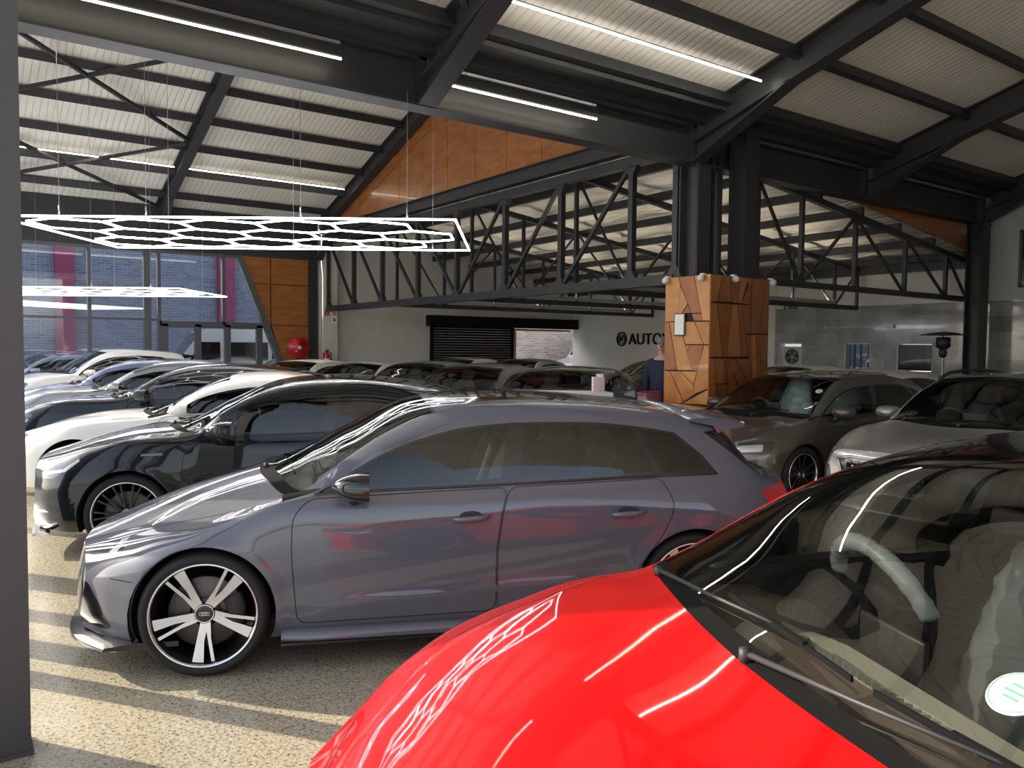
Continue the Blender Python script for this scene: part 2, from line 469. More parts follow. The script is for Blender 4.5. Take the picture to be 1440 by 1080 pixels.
for i, (x0, x1) in enumerate(((4.43, 5.21), (5.21, 5.94), (5.94, 6.76))):
    mb = MB(); mb.box(((x0 + x1) / 2, YF, 1.08), (x1 - x0 - .1, .012, 2.16)); w = struct('door_%d' % (i + 1), mb, M_PANE)
    fr = MB(); fr.box((x0, YF, 1.09), (.15, .13, 2.18)); [fr.box((x1, YF, 1.09), (.15, .13, 2.18)) for _ in range(i // 2)]; fr.box(((x0 + x1) / 2, YF, .08), (x1 - x0, .1, .16)); fr.box(((x0 + x1) / 2, YF, 2.13), (x1 - x0, .1, .1))
    fr.build('door_frame', M_ALU, w)
mb = MB(); slab6(mb, [(6.84, YF, 0), (7.75, YF, 0), (7.70, YF, .22), (6.84, YF, 2.13)], (0, .012, 0)); struct('window_7', mb, M_PANE)
# raking wood-clad wall beside the doors
mb = MB(); zs_ = (0, 1.02, 2.20, 3.28, 4.04); g_ = .009
xl = lambda z: 6.30 + (4.04 - z) * .38
for a, b in zip(zs_[:-1], zs_[1:]):
    for k in (0, 1):
        x1 = 7.05 if k == 0 else 8.09
        x0a, x0b = (xl(a), xl(b)) if k == 0 else (max(7.06, xl(a)), max(7.06, xl(b)))
        if x0b > x1 - .02: continue
        if x0a > x1 - .02:
            zc_ = 4.04 - (x1 - .03 - 6.30) / .38
            slab6(mb, [(x1 - .03, YF - .06, zc_), (x1 - g_, YF - .06, zc_), (x1 - g_, YF - .06, b - g_), (x0b + g_, YF - .06, b - g_)], (0, .08, 0), 0); continue
        slab6(mb, [(x0a + g_, YF - .06, a + g_), (x1 - g_, YF - .06, a + g_), (x1 - g_, YF - .06, b - g_), (x0b + g_, YF - .06, b - g_)], (0, .08, 0), 0)
slab6(mb, [(xl(0), YF + .03, 0), (8.09, YF + .03, 0), (8.09, YF + .03, 4.04), (xl(4.04), YF + .03, 4.04)], (0, .09, 0), 1)
struct('wall_wood_clad', mb, [M_WOOD, M_DARKGAP])
# gable of wood panels above the truss
GX = XT - .10
mb = MB(); ys = list(np.arange(YV + .12, YF - .3, 1.06)) + [YF - .15]
zt_ = lambda y, d: min(zf(y), 7.0) - d
for a, b in zip(ys[:-1], ys[1:]):
    n_ = [a + .007, b - .007]
    if min(zt_(a, .62), zt_(b, .62)) > 4.95:
        slab6(mb, [(GX - .02, n_[0], 4.90), (GX - .02, n_[1], 4.90), (GX - .02, n_[1], zt_(b, .63)), (GX - .02, n_[0], zt_(a, .63))], (.02, 0, 0), 0)
        slab6(mb, [(GX - .02, n_[0], zt_(a, .615)), (GX - .02, n_[1], zt_(b, .615)), (GX - .02, n_[1], zt_(b, .05)), (GX - .02, n_[0], zt_(a, .05))], (.02, 0, 0), 0)
    else:
        slab6(mb, [(GX - .02, n_[0], 4.90), (GX - .02, n_[1], 4.90), (GX - .02, n_[1], zt_(b, .05)), (GX - .02, n_[0], zt_(a, .05))], (.02, 0, 0), 0)
pts = [(GX + .001, YV + .1, 4.90), (GX + .001, YF - .1, 4.90), (GX + .001, YF - .1, zf(YF - .1)), (GX + .001, YM, zf(YM)), (GX + .001, YV + .1, zf(YV + .1))]
mb.add(pts + [(GX + .10, *p[1:]) for p in pts], [(0, 1, 2, 3, 4), (9, 8, 7, 6, 5)] + [(i, (i + 1) % 5, 5 + (i + 1) % 5, 5 + i) for i in range(5)], 1)
struct('wall_gable', mb, [M_WOOD, M_DARKGAP])
mb = MB(); mb.ibeam((GX, YV + .1, 4.77), (GX, YF, 4.77), .18, .25); struct('beam_gable_foot', mb, M_STEELB)
mb = MB(); mb.bar((XR - .14, YV + .1, 3.53), (XR - .14, YB, 3.53), .22, .19); struct('beam_rear_eaves', mb, M_STEEL)
# open glass line on the street side: posts that stripe the floor with shade
mb = MB(); mb.box((-.02, 12.3, 4.75), (.3, 17.9, .5)); struct('beam_front', mb, M_STEELB)
for i, (y, w) in enumerate(((4.86, .13), (5.37, .22), (6.05, .16), (6.95, .36), (8.9, .14), (11.1, .14), (13.3, .3), (15.6, .14), (18.0, .14))):
    mb = MB(); mb.box((.10, y, 2.3), (.10, w, 4.6)); struct('column_front.%03d' % i if i else 'column_front', mb, M_POST)
mb = MB(); mb.box((.02, 3.79, 2.5), (.48, .16, 5.0)); mb.box((.02, 3.79, .01), (.50, .18, .02))
struct('column_entrance', mb, M_POST)
# ------------------------------------------------------------------ roof steel
# valley girder with its haunches, gutter and strip lights
mb = MB(); mb.ibeam((-.5, YV, 4.54), (XR, YV, 4.54), .26, .52, .03, .02)
mb.box((8.6, YV, 4.86), (18.0, .18, .14))
for x in (BAY, 2 * BAY, 3 * BAY, 4 * BAY): mb.box((x, YV - .06, 4.56), (.18, .14, .5))
struct('beam_valley', mb, M_STEELB)
mb = MB(); mb.bar((-.5, YV - .47, 4.95), (XR, YV - .47, 4.95), .34, .13); mb.bar((-.5, YV - .26, 4.87), (XR, YV - .26, 4.87), .14, .16)
tag(mb.build('box_gutter', M_STEELB), 'dark steel box gutter above the valley girder', 'gutter')
ORD = ['first', 'second', 'third', 'fourth', 'fifth', 'sixth', 'seventh', 'eighth', 'ninth', 'tenth']


def thing_mesh(name, mb, m, label, cat, group=None):
    return tag(mb.build(name, m), label, cat, group)


XS = ['by the entrance column', 'above the slate grey car', 'at the wood-clad pillar', 'over the open rear bay', 'at the tiled side wall']
for i, x in enumerate((0.0, BAY, 2 * BAY, 3 * BAY, 4 * BAY)):
    mb = MB(); a = Vector((x, YV - .1, zn(YV - .1) - .20)); b = Vector((x, 1.1, zn(1.1) - .20))
    mb.ibeam(a, b, .23, .38, .022, .016)
    # haunch where it meets the girder
    mb.prism([(YV - .14, 4.31), (YV - .14, 4.62), (YV - 1.7, zn(YV - 1.7) - .36)], x - .012, x + .012, lambda u, v, d: Vector((d, u, v)))
    mb.bar((x, YV - .14, 4.30), (x, YV - 1.7, zn(YV - 1.7) - .38), .23, .02)
    thing_mesh('rafter', mb, M_STEELB, 'dark steel rafter rising from the valley girder ' + XS[i], 'rafter', 'showroom rafters')
for i, x in enumerate((0.0, BAY, XT - .26)):
    mb = MB()
    mb.ibeam((x, YF - .08, zf(YF - .08) - .19), (x, YM, zf(YM) - .19), .20, .34, .02, .014); mb.ibeam((x, YM, zf(YM) - .19), (x, YV + .2, ZV - .1), .20, .34, .02, .014)
    mb.bar((x, YF - .1, 4.0), (x, YF - 1.2, ZV + SF * 1.2 - .34), .18, .02)
    thing_mesh('rafter', mb, M_STEELB, 'dark steel rafter of the far hall ' + ('at the street end', 'between the two braced bays', 'along the wood gable')[i], 'rafter', 'far hall rafters')
for i in range(6):                                                    # near hall purlins
    y = 7.13 - 1.06 * i
    mb = MB(); mb.bar((-.5, y, zn(y) - .085), (XR, y, zn(y) - .085), .085, .15, 0, (0, SN, 1))
    thing_mesh('purlin', mb, M_STEEL, 'dark roof purlin over the showroom, %s up from the valley girder' % ORD[i], 'purlin', 'showroom purlins')
for i in range(6):
    y = 20.12 - 1.05 * i
    mb = MB(); mb.bar((-.5, y, zf(y) - .085), (XT - .12, y, zf(y) - .085), .085, .15, 0, (0, -SF, 1))
    thing_mesh('purlin', mb, M_STEEL, 'dark roof purlin over the far hall, %s up from the glass front' % ORD[i], 'purlin', 'far hall purlins')
for i in range(7):
    x = 9.58 + 1.28 * i
    mb = MB(); mb.bar((x, YV + .2, zr(x) - .16), (x, YB, zr(x) - .16), .09, .15)
    thing_mesh('purlin', mb, M_STEEL, 'dark purlin under the foil ceiling, %s out from the long truss' % ORD[i], 'purlin', 'rear bay purlins')
for k, (y0, y1, lb) in enumerate(((14.5, 17.55, 'nearer the ridge'), (17.7, 20.5, 'nearer the glass front'))):
    for j, (xa_, xb_, w) in enumerate(((.1, BAY - .1, 'running down towards the gable'), (BAY - .1, .1, 'running down towards the street'))):
        mb = MB(); mb.bar((xa_, y0, zf(y0) - .2), (xb_, y1, zf(y1) - .2), .065, .065)
        thing_mesh('roof_brace', mb, M_STEEL, 'thin diagonal roof brace %s, %s' % (lb, w), 'brace', 'crossed roof braces')
mb = MB(); mb.bar((BAY - .1, 6.75, zn(6.75) - .2), (.1, 2.7, zn(2.7) - .2), .07, .07)
thing_mesh('roof_brace', mb, M_STEEL, 'diagonal brace beside the rafter above the slate grey car', 'brace')
# columns
mb = MB(); mb.ibeam((8.74, 7.78, 0), (8.74, 7.78, 4.28), .27, .34, .022, .016, 0, (0, 1, 0)); mb.box((8.74, 7.61, 2.13), (.27, .02, 4.26)); struct('column_pillar', mb, M_STEELB)
mb = MB(); mb.box((9.53, 7.55, 2.4), (.30, .30, 4.75)); struct('column_rear_bay', mb, M_STEEL)
mb = MB(); mb.ibeam((17.1, 7.70, 0), (17.1, 7.70, 4.28), .34, .30, .02, .016, 0, (0, 1, 0)); mb.box((17.1, 7.55, 2.14), (.34, .02, 4.28)); struct('column_tiled_wall', mb, M_STEEL)
for i, (x, y) in enumerate(((8.98, 7.84), (9.06, 7.74), (9.14, 7.86), (9.22, 7.74), (9.31, 7.86))):
    mb = MB(); mb.box((x, y, 3.45), (.06, .06, 2.0))
    thing_mesh('steel_stanchion', mb, M_STEEL, 'slim dark steel stanchion standing between the two pillar columns, %s from the girder column' % ORD[i], 'post', 'stanchions above the pillar')


def truss(label, P, zb, zt, nodes_, diag, w=.07, extra=(), plates=False, dbl=False, group='rear bay trusses', cw_=.10):
    """P(u) gives the foot (x, y); zb, zt chord heights as functions of u; nodes_ = verticals; diag = pairs (u_top, u_bottom)"""
    root = empty('roof_truss', (*P(nodes_[0]), 0)); root_off = Vector((*P(nodes_[0]), 0))
    Q = lambda u, z: Vector((*P(u), z)) - root_off
    u0, u1 = nodes_[0], nodes_[-1]
    for nm, f in (('bottom_chord', zb), ('top_chord', zt)):
        m = MB(); m.bar(Q(u0, f(u0)), Q(u1, f(u1)), cw_, cw_); m.build(nm, M_STEEL, root)
    for u in nodes_:
        m = MB(); m.bar(Q(u, zb(u)), Q(u, zt(u)), w, w)
        if plates:
            d = (Q(u1, 0) - Q(u0, 0)).normalized()
            s = Vector((-d.y, d.x, 0))
            for z, k in ((zb(u), 1), (zt(u), -1)):
                c = Q(u, z)
                poly = [c - d * .17, c + d * .17, c + d * .06 + Vector((0, 0, k * .19)), c - d * .06 + Vector((0, 0, k * .19))]
                m.add([p - s * .052 for p in poly] + [p + s * .052 for p in poly], [(0, 1, 2, 3), (7, 6, 5, 4), (0, 4, 5, 1), (1, 5, 6, 2), (2, 6, 7, 3), (3, 7, 4, 0)])
        m.build('vertical', M_STEEL, root)
    for a, b in diag:
        m = MB(); m.bar(Q(a, zt(a)), Q(b, zb(b)), w * .62, w * .62); m.build('diagonal', M_STEEL, root)
    tag(root, label, 'truss', group)
    return root


ny = [8.04, 8.96, 10.68, 12.35, 14.08, 15.74, 17.51, 19.15, 20.84]
truss('long dark truss running from the wood-clad pillar to the white pier', lambda u: (XT, u), lambda u: 2.683, lambda u: 4.53, ny,
      [(8.96, 10.68), (10.68, 12.35), (12.35, 14.08), (15.74, 14.08), (17.51, 15.74), (19.15, 17.51), (20.75, 19.15)], .095, plates=True, group='long trusses', cw_=.15)
for k, y in enumerate((8.04, 10.5, 13.8, 17.1)):
    n0 = [9.98 if k == 0 else 8.84, 10.49 if k == 0 else 10.15, 11.66, 13.25, 14.95, 16.52, 17.44]
    tp = lambda u: zr(u) - .29
    bt = lambda u: 2.77 if k == 0 else 2.67
    dg = [(n0[0], n0[1]), (n0[1], n0[2]), (n0[3], n0[2]), (n0[3], n0[4]), (n0[4], n0[5]), (n0[5], n0[6])] if k == 0 else [(n0[0], n0[1]), (n0[2], n0[1]), (n0[2], n0[3]), (n0[4], n0[3]), (n0[4], n0[5]), (n0[6], n0[5])]
    truss(('dark roof truss under the valley girder beside the pillar', 'second dark roof truss in from the valley girder', 'third dark roof truss in, halfway to the shutter wall', 'fourth dark roof truss in, close to the shutter wall')[k],
          (lambda yy: (lambda u: (u, yy)))(y), bt, tp, n0, dg, .07 if k == 0 else .06)
# ------------------------------------------------------------------ strip lights
for k, (a, b, lb) in enumerate((((-.4, 7.58, 4.54), (3.29, 7.58, 4.54), 'slim warm strip light on the valley girder near the entrance'), ((4.45, 7.58, 4.53), (6.69, 7.58, 4.53), 'slim warm strip light on the valley girder before the pillar'),
                               ((4.5, 6.52, zn(6.52) - .20), (8.52, 6.52, zn(6.52) - .20), 'bright white strip light under a purlin above the slate grey car'),
                               ((-.3, 18.7, zf(18.7) - .18), (4.2, 18.7, zf(18.7) - .18), 'warm strip light under a far hall purlin, street side of the rafter'), ((4.5, 18.7, zf(18.7) - .18), (8.2, 18.7, zf(18.7) - .18), 'warm strip light under a far hall purlin, gable side of the rafter'))):
    r_ = empty('strip_light', a); d = Vector(b) - Vector(a)
    m = MB(); m.bar((0, 0, .016), d + Vector((0, 0, .016)), .03, .016); m.build('light_housing', M_LEDD, r_)
    m = MB(); m.bar((0, 0, 0), d, .016, .014); m.build('light_tube', M_LEDW if k != 2 else M_STRIP, r_)
    tag(r_, lb, 'light', 'strip lights under the roof')
mb = MB(); mb.bar((-.4, 7.64, 4.72), (3.3, 7.64, 4.72), .028, .028); mb.bar((4.5, 7.64, 4.72), (6.72, 7.64, 4.72), .028, .028)
tag(mb.build('cable_conduit', M_LEDD), 'thin grey conduit above the girder strip lights', 'conduit')


for y in (10.5, 13.8, 17.1):                                          # fill lights added on the bottom chords to brighten the rear bay ceiling
    r_ = empty('added_fill_light', (9.4, y, 2.735)); m = MB(); m.box((3.6, 0, .008), (7.0, .09, .016)); m.box((3.6, -.05, .035), (7.0, .012, .07)); m.box((3.6, .05, .035), (7.0, .012, .07)); m.build('light_housing', M_LEDD, r_)  # channel sides keep the added tube out of sight from below
    m = MB(); m.box((3.6, 0, .027), (6.9, .04, .008)); m.build('light_tube', M_ADDFILL, r_)
    tag(r_, 'slim fill light added along the bottom chord of the %s rear bay truss' % {10.5: 'second', 13.8: 'third', 17.1: 'fourth'}[y], 'light', 'fill lights added on the trusses')


def hex_light(c, ang, L, W, a, nx, label, roofz, rows=3):
    """frame of light tubes round a honeycomb; c is the middle of the near edge, ang its heading"""
    root = empty('hexagon_light', c, ang)
    def T(m, p, q, r=.016): m.bar((p[0], p[1], 0), (q[0], q[1], 0), .018, .018, 0)
    C = [(-L / 2, 0), (L / 2, 0), (L / 2, W), (-L / 2, W)]
    for i in range(4):
        m = MB(); T(m, C[i], C[(i + 1) % 4]); m.build('frame_tube', [M_LIGHT, M_LEDD], root)
    p = a * math.sqrt(3); H_ = rows * 1.5 * a + .5 * a; y0 = (W - H_) / 2; x0 = -(nx + .5 * (rows > 1)) * p / 2
    E_ = set(); pt = {}
    def key(q): 
        k = (round(q[0], 2), round(q[1], 2)); pt[k] = q; return k
    for r in range(rows):
        for i in range(nx):
            cx = x0 + p * (i + .5 + (.5 if r % 2 else 0)); cy = y0 + a + 1.5 * a * r
            v = [key((cx + a * math.sin(PI / 3 * k), cy - a * math.cos(PI / 3 * k))) for k in range(6)]
            for k in range(6): E_.add(tuple(sorted((v[k], v[(k + 1) % 6]))))
    for u, v in sorted(E_):
        m = MB(); T(m, pt[u], pt[v]); m.build('hexagon_tube', [M_LIGHT, M_LEDD], root)
    Mw = Matrix.Translation(c) @ Matrix.Rotation(ang, 4, 'Z')
    for (x, y) in ((-L / 2 + .7, 0), (-L / 6, 0), (L / 6, 0), (L / 2 - .5, 0), (-L / 2 + .7, W), (L / 2 - .5, W), (0, W)):
        w = Mw @ Vector((x, y, 0)); zt_ = roofz(w)
        m = MB(); m.tube([(x, y, .02), (x, y, zt_ - c[2])], .0025, 5); m.tube([(x, y, .02), (x, y, .11)], .008, 6); m.build('hanging_wire', M_LEDD, root)
    tag(root, label, 'light', 'honeycomb lights')
    return root


HR = math.atan2(-2.80, 3.90)
hex_light((2.38, 8.48, 2.99), HR, 4.80, 2.62, .475, 5, 'large honeycomb of white light tubes hanging above the parked row', lambda w: zf(w.y) - .1 if w.y > YV + .35 else 4.3)
hex_light((1.55, 16.54 - .0, 2.68), HR, 4.7, 2.4, .475, 5, 'smaller-looking honeycomb light hanging low before the glass front', lambda w: zf(min(w.y, 20.5)) - .1)
# ------------------------------------------------------------------ car bodies
def _pchip(X, Y, q):
    """monotone cubic through rows: X (k,), Y (n,k), q (n,)"""
    X = np.asarray(X, float); Y = np.atleast_2d(Y); h = np.diff(X); dl = np.diff(Y, axis=1) / h
    n, k = Y.shape; m = np.zeros((n, k))
    if k == 2:
        m[:, :] = dl
    else:
        w1 = 2 * h[1:] + h[:-1]; w2 = h[1:] + 2 * h[:-1]
        a, b = dl[:, :-1], dl[:, 1:]
        ok = a * b > 0
        with np.errstate(divide='ignore', invalid='ignore'):
            hm = (w1 + w2) / (w1 / a + w2 / b)
        m[:, 1:-1] = np.where(ok, hm, 0)

        def end(h0, h1, d0, d1):
            e = ((2 * h0 + h1) * d0 - h0 * d1) / (h0 + h1)
            e = np.where(e * d0 <= 0, 0, e)
            return np.where((d0 * d1 <= 0) & (np.abs(e) > 3 * np.abs(d0)), 3 * d0, e)
        m[:, 0] = end(h[0], h[1], dl[:, 0], dl[:, 1]); m[:, -1] = end(h[-1], h[-2], dl[:, -1], dl[:, -2])
    i = np.clip(np.searchsorted(X, q, side='right') - 1, 0, k - 2)
    r = np.arange(len(q)) if n > 1 else np.zeros(len(q), int)
    t = (q - X[i]) / h[i]
    y0, y1, m0, m1 = Y[r, i], Y[r, i + 1], m[r, i] * h[i], m[r, i + 1] * h[i]
    t2, t3 = t * t, t * t * t
    return (2 * t3 - 3 * t2 + 1) * y0 + (t3 - 2 * t2 + t) * m0 + (-2 * t3 + 3 * t2) * y1 + (t3 - t2) * m1


class Keys:
    def __init__(self, *kv):
        self.x = [a for a, b in kv]; self.y = [b for a, b in kv]

    def __call__(self, s): return _pchip(self.x, [self.y], np.clip(np.asarray(s, float), self.x[0], self.x[-1]))


TK = np.array([0, .10, .34, .58, .80, .90, 1.0]); TR = 0.80


class Shape:
    """one car's outer surface P(s, t): s runs nose to tail, t from the sill (0) over the belt (.58) and roof rail (.8) to the centre line (1)"""
    def __init__(self, d):
        self.__dict__.update(d)

    def sec(self, s):
        s = np.atleast_1d(np.asarray(s, float)); zb = self.zb(s); y4, z4, zt = self.y4(s), self.z4(s), self.zt(s)
        zt = np.maximum(zt, z4 + .004)
        y = np.stack([self.y1(s) - self.tuck, self.y1(s), self.y2(s), self.y3(s), y4, y4 * .5, y4 * 0], 1)
        z = np.stack([zb, zb + .11, self.z2(s), self.z3(s), z4, zt - (zt - z4) * .25, zt], 1)
        return y, z

    def disp(self, s, y, z):
        w = np.clip(1 - s / self.LF, 0, 1) ** 2
        d = w * (self.kF * (np.abs(y) / self.y2max) ** self.pF + self.gF(z))
        w = np.clip(1 - (self.L - s) / self.LR, 0, 1) ** 2
        return d - w * (self.kR * (np.abs(y) / self.y2max) ** self.pR + self.gR(z))

    def bump(self, s, z, x=None):
        b = np.zeros_like(s)
        for (x0, x1, za, zbb, amp, wid) in self.creases:               # soft fold lines along the flank
            u = np.clip((s - x0) / (x1 - x0), 0, 1); zl = za + (zbb - za) * u
            e = np.clip(np.minimum(s - x0, x1 - s) / .35, 0, 1); e = e * e * (3 - 2 * e)
            dz = z - zl
            b += amp * e * np.where(dz > 0, np.exp(-(dz / (wid * .35)) ** 2), np.exp(-(dz / wid) ** 2))
        for xa in (self.xf, self.xr):                                  # wheel arch lips
            dd = np.hypot((s if x is None else x) - xa, z - self.rw)
            b += self.flare * np.exp(-((dd - self.ra) / .045) ** 2)
        return b

    def P(self, s, t):
        s = np.asarray(s, float); t = np.asarray(t, float)
        Y, Z = self.sec(s)
        y = _pchip(TK, Y, t); z = _pchip(TK, Z, t)
        k = np.clip((TR - t) / .15, 0, 1)
        y = y + self.bump(s, z, s + self.disp(s, y, z)) * k
        return np.stack([s + self.disp(s, y, z), -y, z], 1)            # near flank is -y

    def N(self, s, t):
        e = 2e-3
        a = self.P(np.clip(s + e, 0, self.L), t) - self.P(np.clip(s - e, 0, self.L), t)
        b = self.P(s, np.clip(t + e, 0, 1)) - self.P(s, np.clip(t - e, 0, 1))
        n = np.cross(a, b); ln = np.linalg.norm(n, axis=1, keepdims=True)
        n = n / np.maximum(ln, 1e-12)
        top = t > .995
        if top.any():
            n[top, 1] = 0; n[top] /= np.maximum(np.linalg.norm(n[top], axis=1, keepdims=True), 1e-9)
        return n

    def side(self, pts, fine=.05):
        """(x, z) on the flank -> (s, t)"""
        x = np.array([p[0] for p in pts], float); z = np.array([p[1] for p in pts], float); s = x.copy(); t = np.full_like(x, .5)
        for _ in range(12):
            Y, Z = self.sec(s); lo = np.zeros_like(s); hi = np.full_like(s, TR)
            for _ in range(26):
                m = (lo + hi) / 2; up = _pchip(TK, Z, m) < z
                lo = np.where(up, m, lo); hi = np.where(up, hi, m)
            t = (lo + hi) / 2; y = _pchip(TK, Y, t)
            s = np.clip(x - self.disp(s, y, z), 0, self.L)
        return np.stack([s, t], 1)

    def top(self, pts):
        """(x, q) on the top, q = share of the rail's half width -> (s, t)"""
        x = np.array([p[0] for p in pts], float); q = np.array([p[1] for p in pts], float)
        t = 1 - .2 * q; s = x.copy()
        for _ in range(8):
            Y, Z = self.sec(s); y = _pchip(TK, Y, t); z = _pchip(TK, Z, t); s = np.clip(x - self.disp(s, y, z), 0, self.L)
        return np.stack([s, t], 1)


def _dens(pts, step):
    out = []; n = len(pts)
    for i in range(n):
        a = np.array(pts[i], float); b = np.array(pts[(i + 1) % n], float); k = max(1, int(np.ceil(np.linalg.norm(b - a) / step)))
        out += [tuple(a + (b - a) * j / k) for j in range(k)]
    return out


def _round(pts, r, n=4):
    """2-D polygon with its corners rounded"""
    out = []; N = len(pts)
    for i in range(N):
        p = np.array(pts[i], float); a = np.array(pts[i - 1], float); b = np.array(pts[(i + 1) % N], float)
        la, lb = np.linalg.norm(a - p), np.linalg.norm(b - p); rr = min(r, la * .45, lb * .45)
        pa, pb = p + (a - p) / la * rr, p + (b - p) / lb * rr
        for k in range(n + 1):
            u = k / n; out.append(tuple((1 - u) ** 2 * pa + 2 * u * (1 - u) * p + u * u * pb))
    return out


def _inside(poly, pts):
    x, y = pts[:, 0], pts[:, 1]; c = np.zeros(len(pts), bool); n = len(poly)
    for i in range(n):
        x1, y1 = poly[i]; x2, y2 = poly[i - 1]
        if y1 == y2: continue
        c ^= ((y1 > y) != (y2 > y)) & (x < (x2 - x1) * (y - y1) / (y2 - y1) + x1)
    return c


def _cdt(outer, polys, step):
    """triangulate outer (2-D polygon) with the edges of polys; returns points, triangles, class (-1 = none of polys; first match wins)"""
    vs = []; es = []

    def ring(p):
        b = len(vs); vs.extend(p); n = len(p); es.extend([(b + i, b + (i + 1) % n) for i in range(n)])
    ring(outer)
    for p in polys: ring([tuple(q) for q in p])
    o = np.array(outer); lo, hi = o.min(0), o.max(0)
    gx = np.arange(lo[0] + step[0] / 2, hi[0], step[0]); gy = np.arange(lo[1] + step[1] / 2, hi[1], step[1])
    G = np.stack([a.ravel() for a in np.meshgrid(gx, gy)], 1)
    G[:, 0] += np.where(np.round((G[:, 1] - lo[1]) / step[1] - .5) % 2 > 0, step[0] * .25, -step[0] * .25)
    G = G[_inside(outer, G)]
    vs.extend([tuple(g) for g in G])
    r = delaunay_2d_cdt([Vector(v) for v in vs], es, [], 0, 1e-5)
    V = np.array([(v.x, v.y) for v in r[0]]); F = np.array([tuple(f) for f in r[2]], int)
    ctr = V[F].mean(1); keep = _inside(outer, ctr); F = F[keep]; ctr = ctr[keep]
    cls = np.full(len(F), -1)
    for i in range(len(polys) - 1, -1, -1): cls[_inside([tuple(q) for q in polys[i]], ctr)] = i
    return V, F, cls


class Soup:
    """triangles with their own normals, gathered by part"""
    def __init__(self): self.p = {}

    def put(self, part, P, N, F, mi=0):
        self.p.setdefault(part, []).append((P, N, F, mi))

    def mesh(self, part, mats):
        Ps, Ns, Fs, Ms = [], [], [], []; b = 0
        for P, N, F, mi in self.p[part]:
            u, inv = np.unique(F, return_inverse=True)
            Ps.append(P[u]); Ns.append(N[u]); Fs.append(inv.reshape(F.shape) + b); Ms.append(np.full(len(F), mi)); b += len(u)
        P = np.concatenate(Ps); N = np.concatenate(Ns); F = np.concatenate(Fs); M = np.concatenate(Ms)
        me = bpy.data.meshes.new(part.split('|')[0]); me.from_pydata(P.tolist(), [], F.tolist())
        for m in (mats if isinstance(mats, (list, tuple)) else [mats]): me.materials.append(m)
        me.polygons.foreach_set('material_index', M.astype(int)); me.polygons.foreach_set('use_smooth', np.ones(len(F), bool))
        me.update(); me.normals_split_custom_set_from_vertices(N.tolist())
        return me


def orient(P, F, N):
    n = np.cross(P[F[:, 1]] - P[F[:, 0]], P[F[:, 2]] - P[F[:, 0]]); bad = (n * N[F[:, 0]]).sum(1) < 0
    F = F.copy(); F[bad] = F[bad][:, ::-1]
    return F


def skin(shape, regions, step=.06):
    """cut the car's surface into parts. regions: (part, domain, polygon, mode); mode 'both' = one part on each flank ('|l', '|r'),
    'join' = both flanks in one part, 'void' = left open. What no region claims is 'body'."""
    S = Soup(); W = 2.1
    # flank and top
    polys, names = [], []
    for part, dom, pts, mode in regions:
        if dom == 'side': q = shape.side(_dens(pts, step * .8))
        elif dom == 'top': q = shape.top(_dens([(a, b) for a, b in pts], step * .8))
        else: continue
        q = q.copy(); q[:, 1] *= W; polys.append([tuple(v) for v in q]); names.append((part, mode))
    outer = _dens([(0, 0), (shape.L, 0), (shape.L, W), (0, W)], step * .8)
    V, F, cls = _cdt(outer, polys, (step, step))
    s, t = np.clip(V[:, 0], 0, shape.L), np.clip(V[:, 1] / W, 0, 1)
    P = shape.P(s, t); N = shape.N(s, t)
    P[t > .9995, 1] = 0
    nn = N.copy(); flip = (N[:, 2] < 0) & (t > .9); nn[flip] *= -1
    # make normals point outwards
    out = np.where((nn[:, 1] * -1 + nn[:, 2] * .5) < 0, -1, 1)[:, None]
    N = N * np.where((N * np.stack([np.zeros_like(t), -(1 - t), t + .05], 1)).sum(1) < 0, -1, 1)[:, None]
    F = orient(P, F, N)
    mir = np.array([1, -1, 1.0])
    for i in range(-1, len(polys)):
        f = F[cls == i]
        if not len(f): continue
        part, mode = names[i] if i >= 0 else ('body', 'join')
        if mode == 'void': continue
        if mode == 'both':
            S.put(part + '|l', P, N, f); S.put(part + '|r', P * mir, N * mir, f[:, ::-1])
        else:
            S.put(part, P, N, f); S.put(part, P * mir, N * mir, f[:, ::-1])
    # nose and tail
    for dom, s0, sg in (('front', 0.0, -1), ('rear', shape.L, 1)):
        tt = np.linspace(0, 1, 60); Y, Z = shape.sec(np.full_like(tt, s0)); y = _pchip(TK, Y, tt); z = _pchip(TK, Z, tt)
        y = y + shape.bump(np.full_like(tt, s0), z) * np.clip((TR - tt) / .15, 0, 1)
        zb = z[0]
        outer = [(0.0, zb)] + [(y[0] * k / 10, zb) for k in range(1, 10)] + [(a, b) for a, b in zip(y, z)] + [(0, zb + (z[-1] - zb) * (1 - k / 12)) for k in range(1, 12)]
        polys, names = [], []
        for part, d, pts, mode in regions:
            if d == dom: polys.append(_dens(pts, step * .8)); names.append((part, mode))
        V, F, cls = _cdt(outer, polys, (step, step * .8))
        yy, zz = V[:, 0], V[:, 1]; ss = np.full_like(yy, s0)
        fx = lambda a, b: s0 + shape.disp(np.full_like(a, s0), a, b)
        P = np.stack([fx(yy, zz), -yy, zz], 1); e = 4e-3
        dy = (fx(yy + e, zz) - fx(np.maximum(yy - e, 0), zz)) / (yy + e - np.maximum(yy - e, 0)); dz = (fx(yy, zz + e) - fx(yy, zz - e)) / (2 * e)
        dy = np.where(yy < 1e-6, 0, dy)
        N = np.stack([np.full_like(yy, sg), sg * dy, -sg * dz], 1); N /= np.linalg.norm(N, axis=1, keepdims=True)
        F = orient(P, F, N)
        for i in range(-1, len(polys)):
            f = F[cls == i]
            if not len(f): continue
            part, mode = names[i] if i >= 0 else ('body', 'join')
            if mode == 'void': continue
            if mode == 'both':
                S.put(part + '|l', P, N, f); S.put(part + '|r', P * mir, N * mir, f[:, ::-1])
            else:
                S.put(part, P, N, f); S.put(part, P * mir, N * mir, f[:, ::-1])
    return S


